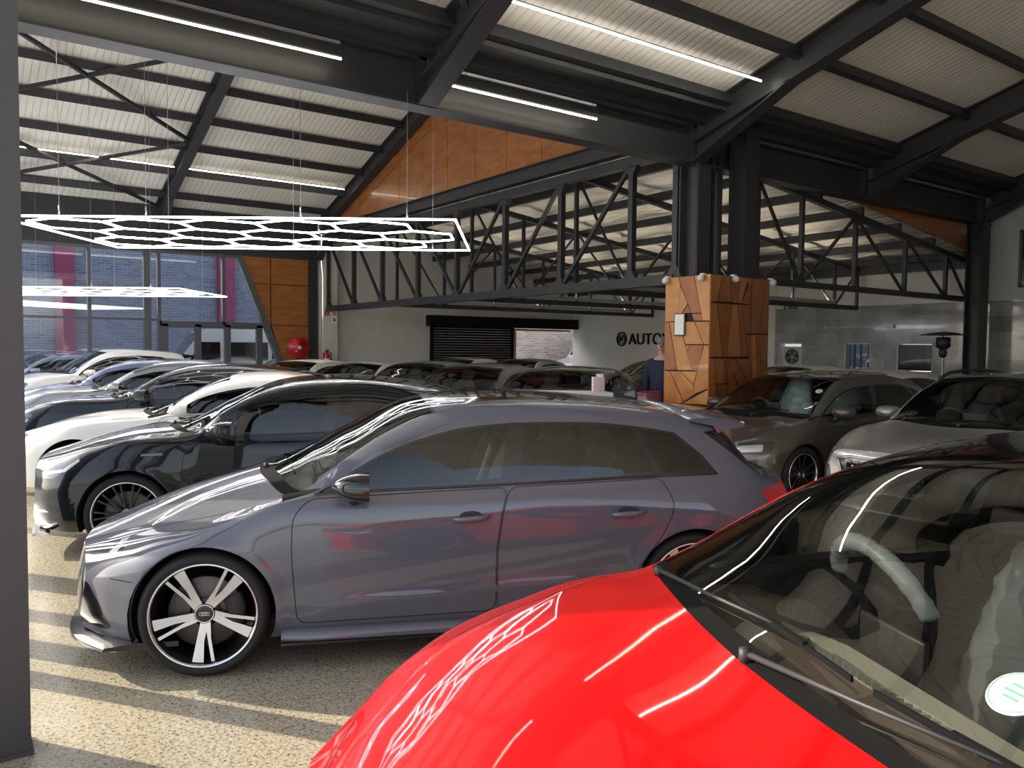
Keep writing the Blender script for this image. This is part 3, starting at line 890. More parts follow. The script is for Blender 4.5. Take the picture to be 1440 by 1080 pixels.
def flank_strip(mb, shape, pts, w=.006, off=.0012, dom='side', sides=(-1, 1), mi=0, thick=0.0):
    """a narrow strip laid along a line on the surface (panel gaps, chrome strips)"""
    q = shape.side(pts) if dom == 'side' else shape.top(pts)
    P = shape.P(q[:, 0], q[:, 1]); N = shape.N(q[:, 0], q[:, 1])
    N = N * np.where((N * np.stack([np.zeros(len(q)), -(1 - q[:, 1]), q[:, 1]], 1)).sum(1) < 0, -1, 1)[:, None]
    for sd in sides:
        rows = []
        for i in range(len(P)):
            d = P[min(i + 1, len(P) - 1)] - P[max(i - 1, 0)]; b = np.cross(d, N[i]); b /= max(np.linalg.norm(b), 1e-9)
            c = P[i] + N[i] * off
            if thick: row = [P[i] - N[i] * .002 - b * w / 2, c + N[i] * thick - b * w * .35, c + N[i] * thick + b * w * .35, P[i] - N[i] * .002 + b * w / 2]
            else: row = [c - b * w / 2, c + b * w / 2]
            rows.append([Vector((v[0], v[1] * (1 if sd < 0 else -1), v[2])) for v in row])
        mb.grid(rows, mi)


def body_spec(L, H, fo, wb, ra, rw, half=.90, zc=.945, xc=1.12, xa=1.35, xh=1.95, xm=2.5, xe=3.90, ze=1.27, xg=4.22, zg=.95, zn=.69, zrail=None,
              belt=((1.3, .905), (2.2, .925), (3.5, .955)), sill=.19, style='hatch', yr=.605, nose=.30, hood=None, kF=.22, crown=.05, deck=None, tail_half=.72, flare=.008, creases=None, z4hood=None, z3hood=None, LF=.95, g0=0.0):
    r = half / .90
    xr = fo + wb; k = xr / 3.49
    hz = hood or ((.15, zn + .05), (.4, zn + .125), (.8, zn + .20))
    top = [(0, zn)] + list(hz) + [(xc, zc)]
    z1 = H - .05
    top += [(xc + (xh - xc) * .5, zc + (z1 - zc) * .53), (xh, z1), (xh + (xm - xh) * .35, H - .018), (xm, H), (xm + (xe - xm) * .5, H - (H - ze) * .27), (xe, ze)]
    if style == 'hatch':
        top += [(xg, zg), (L, zg - .05)]
    else:
        top += [(xg, zg), (xg + (L - xg) * .5, deck[0]), (L, deck[1])]
    zt = Keys(*top)
    rail = zrail or [(xa, zc - .02), (xa + (xh - xa) * .32, zc + (z1 - zc) * .31), (xa + (xh - xa) * .7, zc + (z1 - zc) * .66), (xh + .06, z1 - .05), (xh + .3, H - .065), (xm + .1, H - crown), (xm + (xe - xm) * .6, H - (H - ze) * .40 - crown), (xe - .05, ze - crown)]
    z4 = (z4hood or [(0, zn - .02), (.2, zn + .035), (.5, zn + .115), (.9, zn + .175)]) + list(rail)
    y4 = [(0, .50 * r), (.2, .60 * r), (.5, .66 * r), (.9, .70 * r), (xa - .1, .725 * r), (xa, .735 * r), (xa + (xh - xa) * .5, .695 * r), (xh, .64 * r), (xm, yr * r), (xe - .3, (yr - .03) * r)]
    if style == 'hatch':
        z4 += [(xe + (xg - xe) * .5, (ze + zg) / 2 - .045), (xg - .02, zg - .03), (L, zg - .07)]
        y4 += [(xe, (yr - .05) * r), (xg, .56 * r), (L, .50 * r)]
    else:
        z4 += [(xe + (xg - xe) * .5, (ze + zg) / 2 - .05), (xg, zg - .03), (L, deck[1] - .03)]
        y4 += [(xe, (yr - .03) * r), (xg, .60 * r), (L, .52 * r)]
    b0, b1, b2 = belt
    z3 = Keys(*(z3hood or [(0, zn - .05), (.2, zn + .005), (.5, zn + .075), (fo, zn + .14)]), (xa - .1, b0[1] - .03), (b0[0] + .15, b0[1]), b1, b2, (xr + .35, b2[1] + .0), (min(xg, L - .12), min(zg - .07, b2[1] - .01)), (L, min(zg, deck[1] if deck else zg) - .12))
    y3 = Keys((0, .58 * r), (.2, .70 * r), (.5, .785 * r), (fo, .815 * r), (xa, .822 * r), (2.2, .822 * r), (3.0 * k, .818 * r), (xr, .795 * r), (xr + .45, .735 * r), (L, .60 * r))
    y2 = Keys((0, .66 * r), (.12, .775 * r), (.35, .865 * r), (fo, .90 * r), (1.4, .888 * r), (2.2, .886 * r), (3.0 * k, .892 * r), (xr, .902 * r), (xr + .45, .865 * r), (L, tail_half * r))
    y1 = Keys((0, .60 * r), (.15, .76 * r), (.35, .85 * r), (fo, .89 * r), (1.4, .872 * r), (2.2, .868 * r), (3.0 * k, .875 * r), (xr, .895 * r), (xr + .45, .85 * r), (L, (tail_half - .05) * r))
    d = dict(L=L, H=H, xf=fo, xr=xr, rw=rw, ra=ra, y2max=.9 * r, tuck=.05, zt=zt, z4=Keys(*z4), y4=Keys(*y4), z3=z3, y3=y3, y2=y2, y1=y1,
             z2=Keys((0, .46), (.3, .54), (fo, .62), (1.5, .60), (2.5, .62), (xr, .68), (L, .62)),
             zb=Keys((0, sill + .02), (.25, sill), (.5, sill), (fo, sill + .02), (1.3, sill), (xr - .5, sill), (xr + .35, sill + .06), (L, sill + .13)),
             LF=LF, LR=.8, kF=kF, pF=2.6, kR=.16, pR=2.6,
             gF=Keys((.15, g0 + .03), (.28, g0), (.44, g0 + .005), (max(.48, zn - .09), g0 + .02), (zn + .02, g0 + nose * .25), (zn + .3, g0 + nose)),
             gR=Keys((.2, .10), (.45, .0), (.6, .0), (.75, .05), (.95, .10)), flare=flare,
             creases=creases if creases is not None else [(.55, L - .35, .80, .86, .010, .10), (1.35, xr - .45, .33, .42, .012, .07)])
    return Shape(d)


def arc_pts(cx, cz, r, n=28, a0=0, a1=2 * PI):
    return [(cx + r * math.cos(a0 + (a1 - a0) * i / n), cz + r * math.sin(a0 + (a1 - a0) * i / n)) for i in range(n)]
# ------------------------------------------------------------------ car materials
M_TYRE = mat('tyre_rubber', (.012, .012, .013), .75)
M_TRIM = mat('black_gloss', (.006, .006, .007), .12, 0, .6)
M_PLAST = mat('black_plastic', (.016, .016, .017), .5)
M_RIMDARK = mat('rim_black', (.012, .012, .014), .3, .3, .6)
M_ALLOY = mat('machined_alloy', (.78, .78, .80), .22, 1.0)
M_ALLOYD = mat('alloy_grey', (.25, .25, .27), .3, .9)
M_CHROME = mat('chrome', (.85, .85, .87), .06, 1.0)
M_DISC = mat('brake_disc', (.10, .085, .075), .45, .8)
M_RED = mat('caliper_red', (.5, .01, .012), .3, 0, .5)
M_WELL = mat('wheel_well', (.008, .008, .008), .9)
M_SEAT = mat('seat_black', (.02, .02, .022), .55)
M_SEATG = mat('seat_grey', (.16, .155, .145), .6)
M_WRAP = mat('plastic_wrap', (.54, .60, .57), .2, 0, .8)
M_DASH = mat('dashboard', (.028, .026, .025), .55)
M_LINER = mat('headliner', (.10, .098, .092), .9)
M_LINER2 = mat('pillar_lining', (.025, .024, .023), .8)
M_LAMP = mat('lamp_unit', (.05, .053, .058), .14, .3, 1.0)
M_LAMPD = mat('lamp_dark', (.03, .032, .036), .08, .2, 1.0)
M_LED = mat('lamp_reflector', (.34, .35, .37), .25, .3, .8)
M_TAIL = mat('tail_lens', (.55, .004, .008), .1, 0, 1.0)
M_GLASS = glass('car_glass', (.62, .66, .66))
M_GLASSD = glass('tinted_car_glass', (.10, .11, .115))
M_GLASSM = glass('light_tinted_car_glass', (.12, .13, .14))
M_PLATE = mat('plate_white', (.75, .75, .73), .4)
M_SCUT = mat('scuttle_black', (.006, .006, .006), .85, 0, 0, .1)
M_WIPER = mat('wiper_arm', (.018, .018, .019), .55)
M_GAP = mat('panel_gap', (.004, .004, .004), .7)
M_WHITE = mat('disc_white', (.46, .50, .48), .5)
M_GREEN = mat('print_green', (.08, .26, .16), .5)

P_NARDO = paint('paint_slate_grey', (.098, .102, .128), .0, .45)
P_RED = paint('paint_red', (.66, .0, .0015), .0, .4)
P_RED.node_tree.nodes['Principled BSDF'].inputs['Specular IOR Level'].default_value = .15
P_BLACK = paint('paint_black', (.008, .011, .014), .1, .25)
P_WHITE = paint('paint_white', (.76, .73, .68), .0, .35)
P_BROWN = paint('paint_grey_brown', (.115, .103, .090), .55, .33)
P_SILVER = paint('paint_silver', (.40, .40, .39), .65, .30)
P_DGREY = paint('paint_dark_grey', (.055, .058, .062), .5, .3)
P_BLUE = paint('paint_blue_grey', (.20, .22, .36), .4, .3)
P_GREYGREEN = paint('paint_pale_grey', (.30, .33, .32), .5, .3)
P_MAROON = paint('paint_maroon', (.16, .012, .016), .2, .3)
P_GREY = paint('paint_mid_grey', (.20, .20, .20), .55, .3)


for _p in (P_NARDO, P_RED, P_BLACK, P_WHITE, P_BROWN, P_DGREY, P_GREY):
    _b = _p.node_tree.nodes['Principled BSDF']; _b.inputs['Specular IOR Level'].default_value = .12; _b.inputs['Coat IOR'].default_value = 1.62
P_RED.node_tree.nodes['Principled BSDF'].inputs['Coat IOR'].default_value = 1.28
P_BLACK.node_tree.nodes['Principled BSDF'].inputs['Coat IOR'].default_value = 1.42

# ------------------------------------------------------------------ wheels (axis along Y, outer face towards -Y)
def wheel_meshes(R, rim, style, width=.235):
    """R tyre radius, rim = visible rim radius"""
    h = width / 2; D = {}
    m = MB(); m.lathe([(rim - .012, -h + .022), (rim + .012, -h + .004), (R - .030, -h - .004), (R - .008, -h + .018), (R, -h + .045), (R, h - .045), (R - .01, h - .015), (rim + .01, h), (rim - .01, h - .02)], 56, 'Y')
    for k in (-.05, -.015, .02, .055): m.lathe([(R + .0005, k - .004), (R - .0, k), (R + .0005, k + .004)], 56, 'Y')
    D['tyre'] = m.mesh('tyre', M_TYRE)
    m = MB(); lip = 1 if style in ('five', 'multi') else 0
    m.lathe([(rim - .011, -h + .018), (rim - .006, -h + .006), (rim, -h + .003), (rim + .004, -h + .010)], 64, 'Y', 0)            # bright rim edge
    m.lathe([(rim - .011, -h + .018), (rim - .020, -h + .040), (rim - .036, -h + .10), (rim - .045, h - .03)], 64, 'Y', 1)
    D['wheel'] = m.mesh('wheel', [M_ALLOY, M_RIMDARK])
    m = MB(); m.lathe([(.075, -.035), (rim * .68, -.035), (rim * .70, -.030), (rim * .70, -.012), (.075, -.012), (.06, -.05), (.02, -.05)], 44, 'Y', 0)
    D['brake_disc'] = m.mesh('brake_disc', M_DISC)
    m = MB()
    n = 12; rows = []
    for i in range(n + 1):
        a = -.55 + 1.1 * i / n; c, s = math.cos(a), math.sin(a)
        row = []
        for rr, yy in ((rim * .40, -.052), (rim * .44, -.068), (rim * .72, -.068), (rim * .76, -.05), (rim * .76, 0), (rim * .40, 0)): row.append(Vector((rr * c, yy, rr * s)))
        rows.append(row)
    m.grid(rows, 0, True, True); D['brake_caliper'] = m.mesh('brake_caliper', M_RED if style == 'multi' else M_PLAST)
    yo = -h + .030

    def spoke(poly, depth=.022, mats=(M_ALLOY, M_RIMDARK), dish=.018):
        mm = MB(); k = len(poly)
        y = lambda p: yo + dish * (1 - min(1, math.hypot(*p) / rim)) * (1 if style != 'five' else 1.2)
        vs = [Vector((p[0], y(p), p[1])) for p in poly] + [Vector((p[0] * .995, y(p) + depth, p[1] * .995)) for p in poly]
        mm.add(vs, [tuple(range(k))], 0); mm.add(vs, [(i, (i + 1) % k, k + (i + 1) % k, k + i) for i in range(k)] + [tuple(range(k, 2 * k))[::-1]], 1)
        return mm

    def pol(r, a): return (r * math.cos(a), r * math.sin(a))
    D['spoke'] = []
    if style == 'five':
        for i in range(5):
            a = math.radians(-97 + 72 * i); g = math.radians(16)
            ro = rim - .008
            # broad blade, slot, thin blade: one forked spoke
            broad = [pol(.050, a + .72 - .10), pol(.050, a - .30), pol(ro, a - .12), pol(ro, a + .105), pol(rim * .55, a + .105), pol(rim * .36, a + .20)]
            thin = [pol(.050, a + .72), pol(.050, a + .30), pol(rim * .34, a + .20), pol(rim * .42, a + .225), pol(ro, a + g * .93), pol(ro, a + g * 1.16), pol(rim * .5, a + .36)]
            mm = spoke(broad); b = spoke(thin); mm.v, off = mm.v + b.v, len(mm.v)
            mm.f += [tuple(q + off for q in f) for f in b.f]; mm.mi += b.mi; mm.sm += b.sm
            D['spoke'].append(mm.mesh('spoke', [M_ALLOY, M_RIMDARK]))
    elif style == 'multi':
        for i in range(10):
            a = 2 * PI * i / 10; mm = None
            for dd in (-.12, .12):
                b = spoke([pol(.055, a - .12), pol(rim - .015, a + dd - .028), pol(rim - .015, a + dd + .028), pol(.055, a + .12)], .02)
                if mm is None: mm = b
                else:
                    off = len(mm.v); mm.v += b.v; mm.f += [tuple(q + off for q in f) for f in b.f]; mm.mi += b.mi; mm.sm += b.sm
            D['spoke'].append(mm.mesh('spoke', [M_RIMDARK, M_RIMDARK]))
    elif style == 'ten':
        for i in range(5):
            a = 2 * PI * i / 5 + .3; mm = None
            for dd in (-.24, .24):
                b = spoke([pol(.06, a + dd * 1.6 - .2), pol(rim - .014, a + dd - .05), pol(rim - .014, a + dd + .05), pol(.06, a + dd * 1.6 + .2)], .025)
                if mm is None: mm = b
                else:
                    off = len(mm.v); mm.v += b.v; mm.f += [tuple(q + off for q in f) for f in b.f]; mm.mi += b.mi; mm.sm += b.sm
            D['spoke'].append(mm.mesh('spoke', [M_ALLOYD, M_RIMDARK]))
    yc = yo + (.016 if style == 'five' else .010)
    m = MB(); m.lathe([(.054, yc + .030), (.052, yc + .002), (.046, yc - .003), (.030, yc - .004), (.0005, yc - .005)], 28, 'Y', 0)
    m.lathe([(.047, yc - .003), (.046, yc - .006), (.043, yc - .006), (.042, yc - .003)], 28, 'Y', 1)
    if style == 'five':
        for i in range(4): m.tube([(-.0165 + .011 * i + .0085 * math.cos(a), yc - .0065, .0085 * math.sin(a)) for a in np.linspace(0, 2 * PI, 14, endpoint=False)], .0013, 5, 1, True)
    else:
        m.lathe([(.026, yc - .004), (.025, yc - .007), (.022, yc - .007), (.021, yc - .004)], 24, 'Y', 1)
    D['centre_cap'] = m.mesh('centre_cap', [M_RIMDARK, M_CHROME])
    return D


def ring_badge(parent, name, c, r, gap, n, axis='Y', tube=.0016, m=None):
    """n interlinked rings in a row, lying on a face whose normal is along axis"""
    mb = MB()
    for i in range(n):
        o = (i - (n - 1) / 2) * gap
        pts = [((c[0] + o + r * math.cos(a), c[1], c[2] + r * math.sin(a)) if axis == 'Y' else (c[0], c[1] + o + r * math.cos(a), c[2] + r * math.sin(a))) for a in np.linspace(0, 2 * PI, 20, endpoint=False)]
        mb.tube(pts, tube, 6, 0, True)
    return mb.build(name, m or M_CHROME, parent)


def add_wheels(root, sh, D, track, steer=0.0, lod=0):
    for (xx, sd) in ((sh.xf, -1), (sh.xf, 1), (sh.xr, -1), (sh.xr, 1)):
        w = link_mesh('wheel', D['wheel'], root, (xx, sd * track, sh.rw), (0, 0, (0 if sd < 0 else PI)))
        if lod < 2:
            for k in ('tyre', 'brake_disc', 'brake_caliper', 'centre_cap'):
                c = link_mesh(k, D[k], w)
            for sp in D['spoke']: link_mesh('spoke', sp, w)
        else:
            link_mesh('tyre', D['tyre'], w); link_mesh('brake_disc', D['brake_disc'], w)
    for xx in (sh.xf, sh.xr):
        for sd in (-1, 1):
            m = MB(); rows = []
            for i in range(19):
                a = -.35 + (PI + .7) * i / 18; rr = sh.ra + .004
                rows.append([Vector((xx + rr * math.cos(a), sd * (sh.y2max - .015), sh.rw + rr * math.sin(a))), Vector((xx + rr * math.cos(a), sd * (sh.y2max - .36), sh.rw + rr * math.sin(a)))])
            m.grid(rows); pts = [r[1] for r in rows]; m.add(pts, [tuple(range(len(pts)))])
            m.build('wheel_arch_liner', M_WELL, root, fix=False)


def seat_mesh(mw):
    m = MB()

    def slab(rows):
        m.grid([[Vector(v) for v in r] for r in rows], 0, True, True); m.add([Vector(v) for v in rows[0]], [tuple(range(len(rows[0])))[::-1]], 0, True); m.add([Vector(v) for v in rows[-1]], [tuple(range(len(rows[-1])))], 0, True)

    def sec(x, z, hw, th, nx, nz, wing=.03):
        # cross-section of a cushion: (x,z) centre of the front face, (nx,nz) towards the back
        o = []
        for y, d in ((-hw, .3), (-hw * .86, -wing / th), (-hw * .6, .08), (0, .16), (hw * .6, .08), (hw * .86, -wing / th), (hw, .3), (hw * .95, 1), (-hw * .95, 1)):
            o.append((x + nx * th * d, y, z + nz * th * d))
        return o
    slab([sec(.00, .16, .20, .10, 0, -1), sec(-.03, .20, .245, .13, 0, -1), sec(.20, .20, .25, .15, 0, -1), sec(.44, .17, .245, .13, 0, -1), sec(.50, .15, .2, .10, 0, -1)])
    b = []
    for u, hw, th in ((0, .21, .11), (.06, .245, .14), (.28, .25, .13), (.48, .225, .11), (.58, .17, .09), (.61, .12, .06)):
        b.append(sec(.45 + u * .36, .20 + u * .93, hw, th, .93, -.36))
    slab(b)
    hd = []
    for u, hw, th in ((.63, .09, .05), (.66, .125, .085), (.74, .13, .09), (.80, .115, .075), (.82, .07, .05)):
        hd.append(sec(.455 + u * .36, .20 + u * .93, hw, th, .93, -.36, .005))
    slab(hd)
    return m.mesh('seat', mw)


def cabin(root, sh, xa, seat_m, x_seat=1.75, hw=.62, wrap=None, drv=1, zfloor=.30, wheel_wrap=None, lod=0, dash_m=None, zs=None, g_wheel=0.0):
    """dashboard, tub, seats, steering wheel; drv=+1 puts the wheel on +y"""
    zf = zfloor; zs = zs if zs is not None else sh.H * .21 + .05
    belt = float(sh.z3([2.3])[0])
    m = MB(); x1 = sh.xr + .25
    m.box(((xa + x1) / 2, 0, zf), (x1 - xa, 2 * hw + .1, .03))
    xs = np.linspace(xa - .12, x1, 16); z3s, y3s = sh.z3(xs), sh.y3(xs)
    for sd in (-1, 1):
        m.grid([[Vector((x, sd * (yy - .030), zz + .030)), Vector((x, sd * (yy - .020), zz - .002)), Vector((x, sd * (yy - .05), zz - .004)), Vector((x, sd * (hw + .10), zz - .10)), Vector((x, sd * (hw + .08), zf))] for x, yy, zz in zip(xs, y3s, z3s)])
    m.box((xa + .0, 0, .58), (.04, 2 * hw + .1, .60)); m.box((x1, 0, .60), (.04, 2 * hw + .1, .58))
    m.box((xa + 1.0, 0, zf + .16), (1.3, .20, .24), bev=.03)
    m.build('cabin_tub', M_DASH, root)
    # dashboard
    m = MB(); rows = []; zc = float(sh.zt([xa - .2])[0])
    zd = belt - .01
    for y in np.linspace(-hw - .05, hw + .05, 25):
        bx = .16 * (1 - (abs(y) / (hw + .05)) ** 2); hump = .05 * math.exp(-((y - drv * .34) / .17) ** 2)
        rows.append([Vector(p) for p in ((xa - .24 - bx * .7 + .10, y, zd - .075), (xa - .05, y, zd - .03), (xa + .12, y, zd + hump), (xa + .25, y, zd + hump - .005), (xa + .285, y, zd - .05), (xa + .25, y, zd - .14), (xa + .31, y, zd - .20), (xa + .24, y, zd - .42), (xa + .05, y, zd - .42))])
    m.grid(rows); m.add(rows[0], [tuple(range(9))]); m.add(rows[-1], [tuple(range(9))[::-1]])
    dash = m.build('dashboard', dash_m or M_DASH, root)
    if lod < 2:
        m = MB()
        for y in (-.02, .10): m.box((xa + .30, y - .04, zd - .12), (.02, .10, .05), 0, bev=.006)
        m.box((xa + .24, -.0, zd + .045), (.015, .22, .12), 0, bev=.006)
        m.build('air_vent', M_PLAST, dash)
    # steering wheel
    if lod < 2:
        m = MB(); c = Vector((xa + .47, drv * .34, zd - .04 + g_wheel)); tilt = math.radians(25)
        ax = Vector((math.cos(tilt), 0, math.sin(tilt))); u = Vector((0, 1, 0)); v = ax.cross(u)
        pts = [c + u * (.185 * math.cos(a)) + v * (.185 * math.sin(a)) for a in np.linspace(0, 2 * PI, 40, endpoint=False)]
        m.tube(pts, .017, 10, 0, True)
        for a in (0, PI, PI * 1.5): m.bar(c + (u * math.cos(a) + v * math.sin(a)) * .04, c + (u * math.cos(a) + v * math.sin(a)) * .18, .045, .018, 0, ax)
        m.grid(ell((0, 0, 0), (.035, .075, .065)), 0); nb = 16 * 11
        M = Matrix.Translation(c) @ Matrix.Rotation(-tilt, 4, 'Y')
        m.v[-nb:] = [tuple(M @ Vector(p)) for p in m.v[-nb:]]
        m.tube([c, c - ax * .30], .03, 10, 0)
        sw = m.build('steering_wheel', M_DASH, root)
        if wheel_wrap:
            m = MB(); rr = random.Random(3)
            a0 = np.linspace(.10 * PI, .95 * PI, 44) if wheel_wrap == 'top' else np.linspace(0, 2 * PI, 60)
            m.tube([c + u * (.186 * math.cos(a)) + v * (.186 * math.sin(a)) for a in a0], [.0225 + .004 * rr.random() for _ in a0], 10, 0)
            o = m.build('steering_wheel_cover', M_WRAP, sw); o['label'] = 'pale crinkled plastic cover'
    # seats
    sm = seat_mesh(seat_m)
    for sd in (-1, 1):
        s = link_mesh('seat', sm, root, (x_seat, sd * .36, zs - .02))
        if wrap and sd in wrap:
            c = seat_wrap(s); c['label'] = 'loose clear plastic cover'
    m = MB(); xr = x_seat + .92
    m.box((xr + .2, 0, zs + .12), (.50, 1.20, .16), 0, bev=.05)
    m.add([], [])
    for y in (-.33, .33):
        m.box((0, 0, 0), (.13, .60, .62), 0, Matrix.Translation((xr + .52, y, zs + .44)) @ Matrix.Rotation(.38, 4, 'Y'), bev=.045)
        m.box((0, 0, 0), (.09, .26, .16), 0, Matrix.Translation((xr + .69, y, zs + .80)) @ Matrix.Rotation(.38, 4, 'Y'), bev=.035)
    m.build('rear_bench', seat_m, root)


def seat_wrap(seat):
    rr = random.Random(7); m = MB(); rows = []
    for i in range(26):
        u = -.02 + .86 * i / 25; hw = .262 if u < .45 else (.262 - (u - .45) * .30); row = []
        for k in range(22):
            a = 2 * PI * k / 22
            y = hw * (1 + .06 * rr.random()) * math.cos(a); d = .05 + .095 * math.sin(a) * (1 + .35 * rr.random())
            row.append(Vector((.45 + u * .36 + .93 * d * 1.0 - .02, y, .20 + u * .93 - .36 * d)))
        rows.append(row)
    m.grid(rows, 0, True, True); m.add(rows[-1], [tuple(range(22))], 0, True)
    return m.build('seat_cover', M_WRAP, seat, fix=True)


def wing_mirror(root, sh, x, z, m_body, m_foot, sd, s=1.0, yb=None):
    y0 = (yb if yb else float(sh.y3([x])[0])) + .0
    m = MB(); M = Matrix.Translation((x, sd * (y0 + .125 * s), z))
    rows = []
    for i in range(9):                                       # housing: teardrop, cut flat behind
        u = i / 8; xx = -.115 + .195 * u; r = math.sin(min(1, u * 1.15 + .0) * PI / 2) ** .55 if u > 0 else .02
        row = []
        for k in range(20):
            a = 2 * PI * k / 20; cy, cz = math.cos(a), math.sin(a)
            py = .118 * r * abs(cy) ** .8 * (1 if cy > 0 else -1); pz = .078 * r * abs(cz) ** .75 * (1 if cz > 0 else -1)
            if pz < 0: pz *= .92
            row.append(M @ Vector((xx * s, sd * (py + (.02 if cy > 0 else 0)) * s, (pz + .012 * (1 - u)) * s)))
        rows.append(row)
    m.grid(rows, 0, True, True)
    hs = m.build('wing_mirror', m_body, root)
    g = MB(); g.add(rows[-1], [tuple(range(20))], 0); g.build('mirror_glass', M_CHROME, hs)
    f = MB()
    f.tube([(x + .02, sd * (y0 - .03), z - .085 * s), (x + .0, sd * (y0 + .045 * s), z - .082 * s), (x - .01, sd * (y0 + .09 * s), z - .05 * s)], [.034 * s, .03 * s, .03 * s], 10, 0)
    f.build('mirror_foot', m_foot, hs)
    return hs


def door_handle(door, sh, x, z, m_body, sd, ln=.20):
    q = sh.side([(x, z)]); P = sh.P(q[:, 0], q[:, 1])[0]; N = sh.N(q[:, 0], q[:, 1])[0]; N = N * (-1 if N[1] > 0 else 1)
    y = P[1]; m = MB(); pts = []
    for u in np.linspace(-1, 1, 11):
        pts.append((x + u * ln / 2, (y - .030 * (1 - abs(u) ** 4) - .001) * (1 if sd < 0 else -1), z - .004 + .004 * u))
    m.tube(pts, [.008 + .007 * (1 - abs(u) ** 3) for u in np.linspace(-1, 1, 11)], 10, 0)
    m.v = [(v[0], v[1], z + (v[2] - z) * 1.15) for v in m.v]
    h = m.build('door_handle', m_body, door)
    c = MB(); rows = []
    poly = [(x + .062 * math.cos(a), z + .026 * math.sin(a) + .006) for a in np.linspace(0, 2 * PI, 24, endpoint=False)]
    q = sh.side(poly); Pp = sh.P(q[:, 0], q[:, 1])
    c.add([Vector((p[0], (p[1] - .002) * (1 if sd < 0 else -1), p[2])) for p in Pp], [tuple(range(24))], 0)
    c.build('handle_recess', M_PLAST, h)
    return h


def wiper(root, a, b, pivot, name='wiper'):
    m = MB(); a = Vector(a); b = Vector(b); pv = Vector(pivot)
    mid = a.lerp(b, .5)
    m.tube([pv, pv.lerp(mid, .5), mid + Vector((0, 0, .006))], [.007, .0055, .004], 8, 0)
    m.tube([pv - Vector((0, 0, .02)), pv + Vector((0, 0, .010))], .014, 10, 0); wp = m.build(name, M_WIPER, root)
    m = MB(); m.bar(a, b, .006, .012, 0); m.bar(a.lerp(b, .3) + Vector((0, 0, .006)), a.lerp(b, .7) + Vector((0, 0, .006)), .012, .008, 0); m.build('wiper_blade', M_SCUT, wp)
    return wp


def band(fn0, fn1, xs0, xs1):
    """polygon between two curves sampled left to right"""
    return [(x, fn0(x)) for x in xs0] + [(x, fn1(x)) for x in xs1[::-1]]


